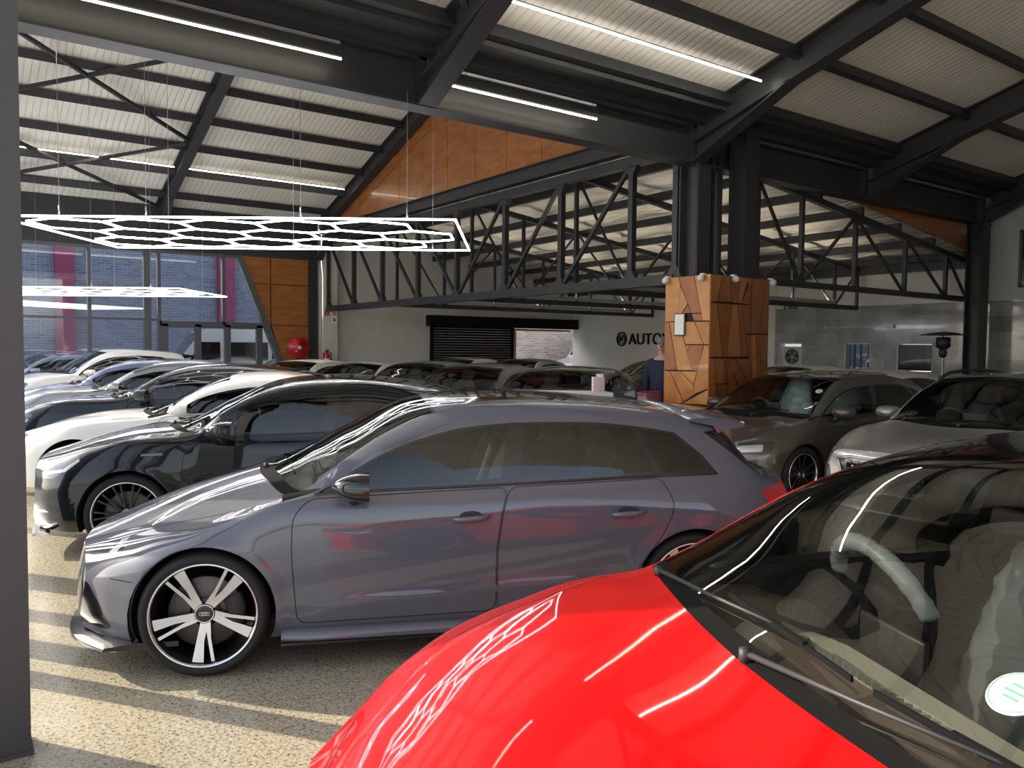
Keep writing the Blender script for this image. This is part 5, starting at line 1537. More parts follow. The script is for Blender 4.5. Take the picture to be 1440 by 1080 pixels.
# cascading mesh grille of the crossover
m = MB(); fx = lambda y, z: float(shc.disp(np.array([0.]), np.array([abs(y)]), np.array([z]))[0])
edge = [(-.50, .66), (-.36, .69), (.36, .69), (.50, .66), (.42, .46), (.30, .40), (-.30, .40), (-.42, .46)]
m.add([(fx(y, z) - .012, y, z) for y, z in edge], [tuple(range(8))]); m.build('mesh_grille', M_TRIM, SUV)
m = MB(); e2 = _dens(edge, .08); m.tube([(fx(y, z) - .016, y, z) for y, z in e2], .014, 8, 0, True)
gm = m.build('grille_surround', M_ALLOYD, SUV)
m = MB(); rr = random.Random(2)
for j in range(6):
    for i in range(11):
        y, z = -.40 + .08 * i + (.04 if j % 2 else 0), .42 + .045 * j
        if abs(y) < .42 - (.69 - z) * .25: m.lathe([(.001, -.006), (.016, -.004), (.019, 0)], 6, 'X', 0, Matrix.Translation((fx(y, z) - .014, y, z)))
m.build('grille_studs', M_ALLOYD, SUV)


def disc_sticker(root, sh, x, y, r=.042, name='licence_disc'):
    q = abs(y) / float(sh.y4([x])[0]); st = sh.top([(x, q)]); p = sh.P(st[:, 0], st[:, 1])[0]; n = sh.N(st[:, 0], st[:, 1])[0]; n = n * (1 if n[2] > 0 else -1)
    sy = 1 if y > 0 else -1; P = Vector((p[0], abs(p[1]) * sy, p[2])); N = Vector((n[0], abs(n[1]) * sy, n[2]))
    M = Matrix.Translation(P + N * .003) @ N.to_track_quat('Z', 'Y').to_matrix().to_4x4()
    m = MB(); m.lathe([(.001, 0), (r * .97, 0), (r, -.002)], 28, 'Z', 0, M); m.lathe([(r * .92, .0005), (r * .88, .0005)], 28, 'Z', 1, M)
    for k, w in ((.30, .7), (.0, .9), (-.28, .6)): m.box((0, k * r, .0006), (w * r, .09 * r, .0006), 1, M)
    return m.build(name, [M_WHITE, M_GREEN], root)


disc_sticker(POLO, shp, 1.42, -.55); disc_sticker(SUV, shc, 1.58, -.52, .05)
WB1 = repaint(copy_tree(SMALL), [(P_GREY, P_WHITE)]); place(WB1, 11.4, 9.6, -4, 'white hatchback behind the pillar, before the boxed fan')
WB2 = repaint(copy_tree(SMALL), [(P_GREY, P_WHITE)]); place(WB2, 10.6, 7.75, -6, 'white hatchback behind the grey-brown hatchback, before the dark screen'); WB2.scale = (1, 1, .985)
# the red car at the viewer's elbow
REDC, shr = car_hatch(P_RED, L=4.25, H=1.47, fo=.80, wb=2.60, wheels=W_TEN, lod=0, step=.04, zn=.64, zc=1.035, xa=1.19, xc=1.115, xh=1.80, xm=2.75, belt=((1.3, .955), (2.2, .975), (3.5, 1.0)), roof_m=M_TRIM, glass_front=glass('coated_windscreen', (.58, .58, .54), 1.75), glass_side=M_GLASSD, wrap=(-1, 1), wheel_wrap='top', seams_top=[[(.17, .0), (.19, .5), (.27, .90), (.40, .955), (.70, .965), (1.0, .97)]], dash_m=mat('dash_brown', (.15, .12, .10), .5), seat_m=M_SEAT, kF=.15, g0=.075, nose=.22, head_curve=.07,
                      hood=((.10, .755), (.25, .83), (.45, .90), (.75, .968)), z4hood=[(0, .62), (.12, .715), (.25, .79), (.46, .868), (.71, .932), (.97, .992)], z3hood=[(0, .56), (.10, .66), (.20, .745), (.32, .80), (.46, .845), (.71, .90), (.95, .95)],
                      zrail=[(1.12, 1.012), (1.25, 1.065), (1.46, 1.185), (1.6, 1.26), (1.79, 1.335), (2.04, 1.392), (2.32, 1.43), (2.8, 1.425), (3.3, 1.375), (3.7, 1.28)], creases=[(.5, 3.9, .86, .90, .012, .10)], rail_gap=lambda x: .06 + .05 * min(1, max(0, (x - 1.2) / .7)),
                      mirror_m=M_TRIM, mirror=(1.52, .935), mirror_s=.9, wipers=((-.24, .30, .62), (-.86, -.30, -.02)), wheel_up=.07, cowl=.055)
a_ = math.radians(-25.2)
place(REDC, .404, 1.523, -25.2, 'bright red hatchback with a black roof, its bonnet in the sun')
disc_sticker(REDC, shr, 1.315, -.45, .046)

# defroster vent along the red car's dashboard, and its inside mirror
m = MB(); zv = float(shr.z3([2.2])[0]) + .012
edge = [(1.30, .20), (1.335, .17), (1.32, .12), (1.345, -.42), (1.40, -.50), (1.39, .10), (1.36, .20)]
m.prism(edge, zv - .02, zv + .004, lambda u, v, d: Vector((u, v, d)))
for i in range(22):
    y = .11 - .024 * i; m.prism([(1.338, y), (1.318, y - .010), (1.338, y - .020)], zv - .012, zv + .003, lambda u, v, d: Vector((u, v, d)))
m.build('defroster_vent', mat('vent_grey', (.40, .42, .36), .5), REDC)
m = MB(); m.box((0, 0, 0), (.03, .24, .065), 0, Matrix.Translation((1.80, .02, 1.27)) @ Matrix.Rotation(.2, 4, 'Y'), bev=.012); m.tube([(1.80, .02, 1.29), (1.80, .01, 1.35)], .012, 8); m.build('inside_mirror', M_PLAST, REDC)
# ------------------------------------------------------------------ wood-clad pillar
def pillar():
    x0, x1, y0, y1, H = 8.47, 9.74, 7.23, 8.05, 2.695
    root = empty('clad_pillar', (x0, y0, 0)); rr = random.Random(5)
    core = MB(); core.box(((x1 - x0) / 2, (y1 - y0) / 2, H / 2), (x1 - x0 - .02, y1 - y0 - .02, H)); core.build('core', M_DARKGAP, root)
    # outlines of the boards: distance from the shared corner, height
    left = [
            [(.814, 2.695), (.578, 2.69), (.54, 2.581), (.585, 2.069), (.81, 2.068)] ,
            [(.534, 2.552), (.4, 2.309), (.534, 2.151), (.573, 2.063), (.58, 2.098)] ,
            [(.566, 2.689), (.294, 2.691), (.152, 2.173), (.321, 2.178), (.388, 2.305), (.529, 2.58)] ,
            [(.282, 2.69), (.004, 2.693), (.0, 2.066), (.126, 2.069), (.147, 2.173)] ,
            [(.393, 2.286), (.327, 2.178), (.485, 2.183)] ,
            [(.312, 2.164), (.152, 2.16), (.132, 2.069), (.272, 2.068)] ,
            [(.81, 2.056), (.74, 2.055), (.581, 1.38), (.818, 1.371)] ,
            [(.728, 2.055), (.54, 2.051), (.498, 1.903), (.294, 1.384), (.566, 1.377)] ,
            [(.257, 2.053), (.0, 2.048), (.002, 1.745), (.091, 1.745)] ,
            [(.526, 2.058), (.272, 2.053), (.105, 1.749), (.423, 1.745)] ,
            [(.422, 1.73), (.347, 1.73), (.39, 1.644)] ,
            [(.335, 1.73), (.099, 1.73), (.19, 1.38), (.294, 1.378), (.384, 1.634)] ,
            [(.085, 1.727), (.004, 1.727), (.001, 1.143), (.23, 1.057), (.257, 1.17)] ,
            [(.817, 1.355), (.718, 1.354), (.438, .926), (.492, .908), (.814, .89)] ,
            [(.7, 1.354), (.506, 1.359), (.263, 1.17), (.23, 1.057), (.427, .937)] ,
            [(.491, 1.359), (.204, 1.367), (.269, 1.187)] ,
            [(.0, 1.126), (.0, .921), (.45, .907), (.42, .924)] ,
            [(.0, .0), (.27, .0), (.27, .89), (.0, .88)], [(.285, .0), (.55, .0), (.55, .90), (.285, .89)], [(.565, .0), (.82, .0), (.82, .90), (.565, .90)]]
    right = [
            [(.004, 2.69), (.231, 2.69), (.137, 2.347), (.126, 2.328), (.009, 2.324)] ,
            [(.242, 2.69), (.386, 2.692), (.446, 2.334), (.154, 2.333)] ,
            [(.397, 2.693), (.607, 2.69), (.577, 2.329), (.461, 2.329)] ,
            [(.619, 2.69), (.797, 2.684), (.655, 2.361), (.645, 2.328), (.592, 2.326)] ,
            [(.813, 2.576), (.855, 2.571), (.853, 2.319), (.663, 2.324), (.673, 2.361)] ,
            [(.809, 2.682), (.854, 2.684), (.857, 2.59), (.813, 2.588)] ,
            [(.875, 2.686), (1.194, 2.691), (1.054, 1.908), (.88, 1.905)] ,
            [(1.209, 2.69), (1.265, 2.691), (1.256, 1.911), (1.07, 1.908)] ,
            [(.009, 2.305), (.127, 2.304), (.27, 1.573), (.012, 1.572)] ,
            [(.144, 2.304), (.447, 2.305), (.356, 1.573), (.287, 1.573)] ,
            [(.465, 2.302), (.575, 2.302), (.665, 1.575), (.367, 1.574)] ,
            [(.593, 2.303), (.646, 2.301), (.827, 1.576), (.68, 1.575)] ,
            [(.658, 2.301), (.847, 2.304), (.862, 1.908), (.755, 1.902)] ,
            [(.762, 1.883), (.869, 1.885), (.929, 1.237), (.851, 1.576)] ,
            [(.881, 1.885), (.98, 1.887), (1.042, 1.256), (.941, 1.237)] ,
            [(.995, 1.887), (1.055, 1.888), (1.133, 1.255), (1.054, 1.256)] ,
            [(1.07, 1.889), (1.256, 1.892), (1.27, 1.254), (1.145, 1.255)] ,
            [(.013, 1.553), (.091, 1.548), (.174, .962), (.0, .965)] ,
            [(.108, 1.548), (.294, 1.549), (.302, 1.205), (.155, 1.206)] ,
            [(.305, 1.549), (.345, 1.549), (.376, 1.204), (.313, 1.205)] ,
            [(.362, 1.549), (.535, 1.546), (.811, 1.219), (.673, 1.134), (.499, 1.355), (.395, 1.219)] ,
            [(.552, 1.546), (.852, 1.547), (.911, 1.237), (.826, 1.219)] ,
            [(.17, 1.191), (.391, 1.189), (.42, .957), (.193, .962)] ,
            [(.404, 1.208), (.485, 1.342), (.657, 1.105), (.733, .951), (.434, .957)] ,
            [(.68, 1.115), (.826, 1.203), (1.27, 1.242), (1.27, .94), (.747, .95)] ,
            [(.0, .0), (.40, .0), (.40, .93), (.0, .93)], [(.415, .0), (.86, .0), (.86, .93), (.415, .93)], [(.875, .0), (1.27, .0), (1.27, .93), (.875, .93)]]
    def put(polys, fn):
        for P in polys:
            m = MB(); m.prism(P, -.006, .012, fn, 0); m.build('wood_panel', WOODS[rr.choice((0, 0, 2, 2, 2, 1) if left is polys else (1, 3, 3, 1, 3))], root)  # paler woods on left face, darker on right: light and shade painted in
    put(left, lambda u, v, d: Vector((d, u, v)))
    put(right, lambda u, v, d: Vector((u, d, v)))
    m = MB(); m.box((x1 - x0 - .005, (y1 - y0) / 2, H / 2), (.02, y1 - y0, H)); m.box(((x1 - x0) / 2, y1 - y0 - .005, H / 2), (x1 - x0, .02, H)); m.build('back_panel', WOODS[3], root)
    tag(root, 'pillar clad in a patchwork of angular wood panels', 'pillar')
    # white spotlights round its top
    for k, (x, y, lb) in enumerate(((x0 - .06, y1 - .05, 'on the back corner of its sunlit face'), (x0 - .06, y0 + .12, 'by its front corner, sunlit face'), (x0 + .45, y0 - .06, 'on the middle of its shaded face'), (x1 + .03, y0 - .04, 'on its outer edge'))):
        r_ = empty('spotlight', (x, y, H - .05)); m = MB()
        m.lathe([(.001, -.04), (.034, -.04), (.044, -.02), (.044, .02), (.03, .045), (.001, .045)], 16, 'X' if k < 2 else 'Y'); m.build('lamp_housing', M_WPAINT, r_)
        m = MB(); m.box((.04 if k < 2 else 0, .04 if k >= 2 else 0, .05), (.06, .06, .03)); m.build('bracket', M_WPAINT, r_)
        tag(r_, 'small white floodlight at the pillar top, ' + lb, 'light', 'floodlights on the pillar')
    # framed notice on the sunlit face
    r_ = empty('notice_frame', (x0 - .016, y0 + .52, 2.02)); m = MB(); m.box((-.008, 0, 0), (.016, .20, .32), bev=.004); m.build('frame', M_ALU, r_)
    m = MB(); m.box((-.0175, 0, 0), (.003, .165, .285)); m.build('notice_sheet', M_PAPER, r_)
    tag(r_, 'small framed white notice hung on the wood-clad pillar', 'notice')


pillar()
# ------------------------------------------------------------------ shutter wall
r_ = empty('roller_shutter', (13.56, YB - .05, 0)); m = MB()
for k in range(31): m.box((0, .02, .04 + .08 * k), (2.96, .03, .077)); m.box((0, .002, .04 + .08 * k), (2.96, .008, .060))
m.build('curtain', M_BLKMAT, r_); m = MB(); m.box((1.2, -.10, 2.46), (5.76, .36, .32), bev=.02); m.build('shutter_box', M_BLKMAT, r_)
for s in (-1.5, 1.5): m = MB(); m.box((s, 0, 1.2), (.08, .10, 2.4)); m.build('guide_rail', M_BLKMAT, r_)
tag(r_, 'black roller shutter, closed, on the white back wall', 'roller shutter')
m = MB(); m.box((15.13, YB - .04, 1.1), (.16, .06, 2.2)); m.box((16.4, YB + .1, 2.25), (2.4, .1, .06)); struct('trim_3', m, M_CREAM)
# the sign: ring emblem and lettering on the white side wall
r_ = empty('wall_sign_lettering', (XR - .005, 18.65, 1.97)); m = MB()
tag(r_, 'dark raised company sign with a round emblem on the sunlit white wall', 'sign')
for rad, w in ((.23, .04), (.155, .022)):
    m.lathe([(rad - w, -.03), (rad, -.03), (rad, 0), (rad - w, 0), (rad - w, -.03)], 40, 'X', smooth=False)
m.bar((-.015, .09, -.11), (-.015, .05, .09), .03, .028, 0, (1, 0, 0)); m.bar((-.015, .05, .09), (-.015, -.02, -.07), .03, .03, 0, (1, 0, 0)); m.bar((-.015, -.02, -.07), (-.015, -.07, .11), .03, .028, 0, (1, 0, 0))
m.build('emblem', M_BLKMAT, r_)
cu = bpy.data.curves.new('sign_text', 'FONT'); cu.body = 'AUTOWO'; cu.size = .50; cu.extrude = .018; cu.bevel_depth = .002; cu.space_character = 1.05
cu.materials.append(M_BLKMAT)
_t = bpy.data.objects.new('_lettering', cu); COL.objects.link(_t); bpy.context.view_layer.update()
_me = bpy.data.meshes.new_from_object(_t.evaluated_get(bpy.context.evaluated_depsgraph_get())); bpy.data.objects.remove(_t)
t = link_mesh('lettering', _me, r_)
t.matrix_local = Matrix(((0, 0, -1, -.018), (-1, 0, 0, -.33), (0, 1, 0, -.17), (0, 0, 0, 1)))
# pier signs, hose reel, extinguisher, pipe
r_ = empty('fire_sign', (8.84, YB - .25, 2.47)); m = MB(); m.box((.0, 0, 0), (.17, .012, .36)); m.build('sign_board', M_PAPER, r_)
m = MB(); m.box((0, -.008, .09), (.10, .006, .09)); m.lathe([(.001, -.012), (.045, -.012), (.045, -.006)], 20, 'Y', 0, Matrix.Translation((0, 0, -.08))); m.build('red_symbol', M_REDP, r_)
m = MB(); m.box((0, -.0135, .09), (.05, .004, .05)); m.box((0, -.0145, -.08), (.05, .004, .018)); m.build('white_symbol', M_PAPER, r_); tag(r_, 'white fire sign with red symbols on the white pier', 'sign')
r_ = empty('fire_sign', (8.62, YB - .25, 2.57)); m = MB(); m.box((0, 0, 0), (.12, .012, .14)); m.build('sign_board', M_REDP, r_); m = MB(); m.box((0, -.008, 0), (.02, .006, .09)); m.box((.0, -.008, -.03), (.06, .006, .02)); m.build('white_symbol', M_PAPER, r_)
tag(r_, 'small red fire sign beside the pipe on the pier', 'sign')
r_ = empty('hose_reel', (7.77, YF - .10, 1.61)); m = MB(); m.lathe([(.001, -.16), (.06, -.16), (.06, -.14), (.28, -.13), (.285, -.12), (.285, -.10), (.22, -.095), (.22, -.03), (.285, -.025), (.285, -.01), (.001, -.005)], 36, 'Y'); m.build('drum', M_REDP, r_)
m = MB(); m.lathe([(.001, -.185), (.05, -.18), (.055, -.155)], 20, 'Y'); m.lathe([(.001, -.15), (.03, -.15), (.03, -.135)], 14, 'Y', 0, Matrix.Translation((-.09, 0, -.09))); m.build('hub', M_WPAINT, r_)
m = MB(); m.tube([(-.06, -.06, -.24), (-.03, -.06, -.33), (.06, -.05, -.36), (.10, -.05, -.28)], .014, 8); m.build('hose', M_PLAST, r_); tag(r_, 'round red fire hose reel on the wood-clad wall', 'hose reel')
r_ = empty('fire_extinguisher', (8.56, YB - .375, 1.05)); m = MB(); m.lathe([(.001, 0), (.075, .0), (.085, .02), (.085, .36), (.06, .42), (.03, .44), (.03, .46)], 24, 'Z'); m.build('cylinder_body', M_REDP, r_)
m = MB(); m.lathe([(.086, .14), (.086, .27)], 24, 'Z'); m.build('paper_label', M_PAPER, r_); m = MB(); m.box((0, 0, .48), (.05, .05, .04)); m.bar((0, 0, .5), (.02, -.12, .52), .025, .012); m.bar((0, 0, .48), (.02, -.10, .47), .025, .012); m.build('valve', M_PLAST, r_)
m = MB(); m.tube([(.03, 0, .47), (.12, -.02, .42), (.12, -.02, .15)], .012, 8); m.build('hose', M_PLAST, r_)
m = MB(); m.box((0, .095, .25), (.12, .03, .36)); m.build('wall_bracket', M_PLAST, r_); tag(r_, 'red fire extinguisher hung on the pier by the hose reel', 'fire extinguisher')
m = MB(); m.tube([(8.44, YB - .2, .0), (8.44, YB - .2, 3.6), (8.44, YB - .12, 3.9), (8.44, YB - .12, 4.8)], .062, 12); tag(m.build('rain_pipe', M_WPAINT), 'pale rain pipe running up beside the white pier', 'pipe')
# exit sign, conduit
r_ = empty('exit_sign', (XR - .02, 12.43, 2.80)); m = MB(); m.box((0, 0, 0), (.03, .40, .16), bev=.005); m.build('sign_box', mat('exit_green', (.015, .10, .05), .4), r_)
m = MB(); m.box((-.017, .10, -.005), (.004, .03, .06)); m.lathe([(.001, -.003), (.014, -.003), (.014, .001)], 12, 'X', 0, Matrix.Translation((-.016, .10, .045))); m.bar((-.018, .10, -.03), (-.018, .13, -.06), .004, .014, 0, (0, 1, 0)); m.bar((-.018, .10, -.02), (-.018, .06, -.05), .004, .014, 0, (0, 1, 0)); m.box((-.017, -.05, 0), (.004, .08, .025)); m.add([(-.019, -.13, 0), (-.019, -.08, .04), (-.019, -.08, -.04), (-.015, -.13, 0), (-.015, -.08, .04), (-.015, -.08, -.04)], [(0, 1, 2), (5, 4, 3), (0, 3, 4, 1), (1, 4, 5, 2), (2, 5, 3, 0)])
m.build('running_figure_symbol', M_PAPER, r_); tag(r_, 'green emergency exit sign high on the tiled wall', 'sign')
m = MB(); m.tube([(XR - .012, 11.4, 2.23), (XR - .012, 9.86, 2.23)], .011, 8); m.box((XR - .028, 9.78, 2.24), (.05, .18, .09)); m.lathe([(.001, -.03), (.03, -.03), (.03, 0)], 12, 'X', 0, Matrix.Translation((XR - .005, 11.43, 2.23))); tag(m.build('wall_conduit', M_WPAINT), 'thin white conduit with a socket box on the tiled wall', 'conduit')
# what fills the three wall openings
def lining(y0, y1, z0, z1):
    m = MB(); t = .03
    m.box((XR + .10, y0 + t / 2 - .0, (z0 + z1) / 2), (.22, t, z1 - z0)); m.box((XR + .10, y1 - t / 2, (z0 + z1) / 2), (.22, t, z1 - z0)); m.box((XR + .10, (y0 + y1) / 2, z1 - t / 2), (.22, y1 - y0, t)); m.box((XR + .10, (y0 + y1) / 2, z0 + t / 2), (.22, y1 - y0, t))
    return m
for i, h in enumerate(HOLES):
    struct('trim_%d' % (4 + i), lining(*h), M_CREAM)
r_ = empty('fan_unit', (XR + .10, 12.415, 1.50)); m = MB(); m.box((.05, 0, .0), (.16, .52, .52), bev=.01); m.build('casing', M_CREAM, r_)
m = MB(); m.lathe([(.20, -.05), (.20, -.035), (.17, -.035), (.17, -.05), (.20, -.05)], 32, 'X'); [m.lathe([(q, -.045), (q + .006, -.05), (q + .012, -.045)], 28, 'X') for q in (.06, .09, .12, .145)]; m.build('grille', M_DASH, r_)
m = MB()
for k in range(5):
    a = 2 * PI * k / 5; m.add([(-.035, .03 * math.cos(a), .03 * math.sin(a)), (-.03, .16 * math.cos(a), .16 * math.sin(a)), (-.04, .16 * math.cos(a + .7), .16 * math.sin(a + .7)), (-.028, .16 * math.cos(a), .16 * math.sin(a)), (-.033, .03 * math.cos(a + .4), .03 * math.sin(a + .4))], [(0, 1, 2, 4)])
m.build('fan_blade', M_DASH, r_, fix=False); tag(r_, 'boxed fan unit in the first opening of the tiled wall, beside the pillar', 'fan')
m = MB(); m.box((XR + .16, 10.58, 1.52), (.02, .64, .64)); struct('window_8', m, glass('dark_window', (.25, .30, .36)))
m = MB(); m.box((XR + .14, 10.74, 1.52), (.05, .035, .62)); m.box((XR + .14, 10.58, 1.52), (.05, .02, .62)); m.box((XR + .14, 10.38, 1.52), (.05, .02, .62)); struct('trim_7', m, M_ALU)
r_ = empty('desk_lamp', (XR + .06, 10.38, 1.22)); m = MB(); m.lathe([(.001, 0), (.09, 0), (.09, .012), (.02, .02), (.001, .02)], 18, 'Z'); m.build('base', M_WPAINT, r_); m = MB(); m.tube([(0, 0, .015), (0, .02, .14), (0, -.03, .22)], .010, 8); m.build('stem', M_WPAINT, r_)
m = MB(); m.lathe([(.015, .26), (.03, .25), (.075, .19), (.07, .185), (.02, .24)], 18, 'Z', 0, Matrix.Translation((0, -.05, 0))); m.build('shade', M_WPAINT, r_); tag(r_, 'small white lamp on the sill of the tiled wall opening', 'lamp')
r_ = empty('wall_screen', (XR + .04, 9.21, 1.525)); m = MB(); m.box((0, 0, 0), (.05, .74, .58), bev=.006); m.build('bezel', M_PLAST, r_); m = MB(); m.box((-.027, 0, .005), (.004, .71, .545)); m.build('screen', M_TRIM, r_); tag(r_, 'dark flat screen set in the tiled wall behind the heater', 'screen')
# upper window beside the column
m = MB(); m.box((XR - .01, 6.55, 3.55), (.03, 1.1, 1.08)); struct('window_9', m, M_TRIM)
m = MB(); m.box((XR - .025, 7.12, 3.55), (.05, .05, 1.14)); m.box((XR - .025, 6.55, 3.0), (.05, 1.15, .05)); m.box((XR - .025, 6.55, 4.1), (.05, 1.15, .05)); struct('trim_8', m, M_ALU)
# patio heater
r_ = empty('patio_heater', (15.6, 7.59, 0)); m = MB(); m.lathe([(.001, 0), (.23, 0), (.23, .03), (.20, .06), (.20, .72), (.17, .78), (.03, .80)], 28, 'Z'); m.build('base', M_ALLOYD, r_)
m = MB(); m.lathe([(.03, .78), (.03, 1.62)], 14, 'Z'); m.build('pole', M_ALLOYD, r_); m = MB(); m.lathe([(.03, 1.55), (.07, 1.60), (.075, 1.68), (.055, 1.70), (.10, 1.74), (.13, 1.76), (.13, 1.93), (.09, 1.95), (.001, 1.95)], 24, 'Z'); m.build('burner', M_PLAST, r_)
m = MB(); m.lathe([(.42, 1.985), (.40, 1.995), (.22, 2.03), (.02, 2.055), (.001, 2.055)], 36, 'Z'); m.lathe([(.001, 2.04), (.22, 2.018), (.40, 1.985), (.42, 1.985)], 36, 'Z'); m.lathe([(.015, 1.94), (.015, 2.05)], 10, 'Z'); m.build('reflector', M_DASH, r_)
tag(r_, 'grey patio heater with a wide round reflector before the tiled wall', 'heater')
# ------------------------------------------------------------------ outside
m = MB(); m.box((-6, 33.3, 5), (58, .6, 10.2)); struct('exterior_brick_building', m, M_BRICK)
for i, x in enumerate((-10.2, -3.9, 3.6, 9.3, 16.0)):
    m = MB(); m.box((x, 32.85, 5), (.63, .3, 10)); struct('exterior_pilaster.%03d' % i if i else 'exterior_pilaster', m, M_MAROON)
m = MB(); m.box((24, 27.8, 4), (18, .4, 8.2)); struct('exterior_yard_wall', m, M_BRICKW)
# ------------------------------------------------------------------ person, counter, yard
def skin_figure(name, joints, edges, m, parent, lv=2):
    me = bpy.data.meshes.new(name); me.from_pydata([j[0] for j in joints], edges, []); me.materials.append(m)
    o = link_mesh(name, me, parent); sk = o.modifiers.new('skin', 'SKIN'); sk.use_smooth_shade = True
    for v, j in zip(me.skin_vertices[0].data, joints):
        v.radius = (j[1], j[2] if len(j) > 2 else j[1])
    me.skin_vertices[0].data[0].use_root = True
    s = o.modifiers.new('sub', 'SUBSURF'); s.levels = lv; s.render_levels = lv
    dg = bpy.context.evaluated_depsgraph_get(); bpy.context.view_layer.update()
    nm = bpy.data.meshes.new_from_object(o.evaluated_get(dg)); o.modifiers.clear(); o.data = nm
    for p in nm.polygons: p.use_smooth = True
    return o


def person(loc, rz):
    M_SKIN = mat('skin', (.48, .26, .19), .5); M_JKT = mat('navy_jacket', (.012, .016, .045), .8); M_TRS = mat('dark_trousers', (.02, .02, .024), .8); M_HAIR = mat('grey_hair', (.16, .15, .14), .7); M_SHOE = mat('shoe_black', (.01, .01, .01), .4)
    r = empty('person', loc, rz)          # faces -x of its own axes
    # body: pelvis root, spine, neck, head, arms and legs in one skin
    J = [((0, 0, .98), .14, .17), ((0, 0, 1.18), .115, .155), ((.0, 0, 1.38), .12, .185), ((.01, 0, 1.50), .075, .10), ((0, 0, 1.57), .055), ((-.02, 0, 1.66), .07), ((-.025, 0, 1.76), .085), ((-.015, 0, 1.83), .055),
         ((.01, -.20, 1.46), .058), ((.03, -.26, 1.18), .044), ((-.10, -.25, .95), .035), ((-.14, -.245, .89), .03), ((.01, .20, 1.46), .058), ((.03, .26, 1.18), .044), ((-.10, .25, .95), .035), ((-.14, .245, .89), .03),
         ((0, -.10, .90), .095), ((-.01, -.11, .50), .062), ((.02, -.11, .10), .042), ((-.12, -.115, .04), .035), ((0, .10, .90), .095), ((.0, .11, .50), .062), ((.03, .11, .10), .042), ((-.11, .115, .04), .035)]
    E = [(0, 1), (1, 2), (2, 3), (3, 4), (4, 5), (5, 6), (6, 7), (3, 8), (8, 9), (9, 10), (10, 11), (3, 12), (12, 13), (13, 14), (14, 15), (0, 16), (16, 17), (17, 18), (18, 19), (0, 20), (20, 21), (21, 22), (22, 23)]
    body = skin_figure('body', J, E, M_SKIN, r)
    f = MB(); f.grid(ell((-.115, 0, 1.715), (.022, .016, .030), 10, 8)); f.build('nose', M_SKIN, body)
    f = MB(); f.grid(ell((-.10, 0, 1.665), (.018, .030, .008), 10, 6)); f.build('mouth', mat('lips', (.36, .16, .13), .5), body)
    M_EYE = mat('eye', (.05, .04, .035), .2)
    for sy in (-1, 1):
        f = MB(); f.grid(ell((-.01, sy * .078, 1.72), (.022, .012, .034), 8, 6)); f.build('ear', M_SKIN, body)
        f = MB(); f.grid(ell((-.098, sy * .032, 1.745), (.010, .014, .009), 8, 6)); f.build('eye', M_EYE, body)
    for sy in (-1, 1):
        f = MB(); f.grid(ell((-.165, sy * .245, .855), (.022, .042, .05), 12, 8))
        for k, (dy, ln) in enumerate(((-.030, .065), (-.010, .078), (.010, .074), (.028, .058))):
            f.tube([(-.17, sy * .245 + dy, .83), (-.19, sy * .245 + dy * 1.1, .83 - ln * .55), (-.18, sy * .245 + dy * 1.1, .83 - ln)], [.010, .009, .007], 8)
        f.tube([(-.165, sy * (.245 - .035), .87), (-.195, sy * (.245 - .055), .84), (-.205, sy * (.245 - .055), .81)], [.012, .010, .008], 8)
        f.build('hand', M_SKIN, body)
    K = [((0, 0, .80), .17, .20), ((0, 0, 1.15), .165, .20), ((0, 0, 1.36), .17, .225), ((.012, 0, 1.47), .15, .17), ((.012, 0, 1.545), .09, .095), ((.01, -.21, 1.455), .082), ((.03, -.27, 1.18), .066), ((-.09, -.255, .97), .05), ((.01, .21, 1.455), .082), ((.03, .27, 1.18), .066), ((-.09, .255, .97), .05)]
    skin_figure('jacket', K, [(0, 1), (1, 2), (2, 3), (3, 4), (3, 5), (5, 6), (6, 7), (3, 8), (8, 9), (9, 10)], M_JKT, r)
    T = [((0, 0, .98), .165, .195), ((0, -.10, .88), .11), ((-.01, -.11, .50), .08), ((.02, -.11, .08), .068), ((0, .10, .88), .11), ((0, .11, .50), .08), ((.03, .11, .08), .068)]
    skin_figure('trousers', T, [(0, 1), (1, 2), (2, 3), (0, 4), (4, 5), (5, 6)], M_TRS, r)
    f = MB(); rows = ell((.005, 0, 1.775), (.105, .088, .085), 20, 12)
    f.grid([[v if v.z > 1.74 or v.x > .0 else v.lerp(Vector((0, 0, 1.775)), .35) for v in row] for row in rows]); f.build('hair', M_HAIR, r)
    for sy in (-1, 1): f = MB(); f.box((-.05, sy * .11, .045), (.29, .10, .09), bev=.03); f.build('shoe', M_SHOE, r)
    tag(r, 'person in a navy jacket with short grey hair, standing half behind the wood-clad pillar', 'person')


person((8.80, 8.40, 0), math.radians(25))
# white counter with a pale pink leaflet box
r_ = empty('reception_counter', (6.05, 7.45, 0), math.radians(-31)); m = MB(); m.box((0, 0, .55), (1.10, .42, 1.10), bev=.01); m.build('body', M_WPAINT, r_); m = MB(); m.box((0, 0, 1.125), (1.2, .52, .05), bev=.008); m.build('counter_top', M_WPAINT, r_)
m = MB(); m.box((-.05, .30, 1.12), (1.3, .05, .09), bev=.008); m.build('back_rail', M_PLAST, r_); tag(r_, 'white reception counter behind the slate grey car', 'counter')
M_PINK = mat('pink_card', (.62, .42, .46), .6)
Mt = Matrix.Translation((6.05, 7.45, 0)) @ Matrix.Rotation(math.radians(-31), 4, 'Z')
p = Mt @ Vector((.46, -.02, 1.15)); r_ = empty('leaflet_box', p, math.radians(-31)); m = MB(); m.box((0, 0, .09), (.14, .12, .18), bev=.006); m.build('box_body', M_PINK, r_); m = MB(); m.box((.02, .0, .19), (.08, .02, .05)); m.build('leaflets', M_PAPER, r_)
tag(r_, 'pale pink leaflet box standing on the white counter', 'box')
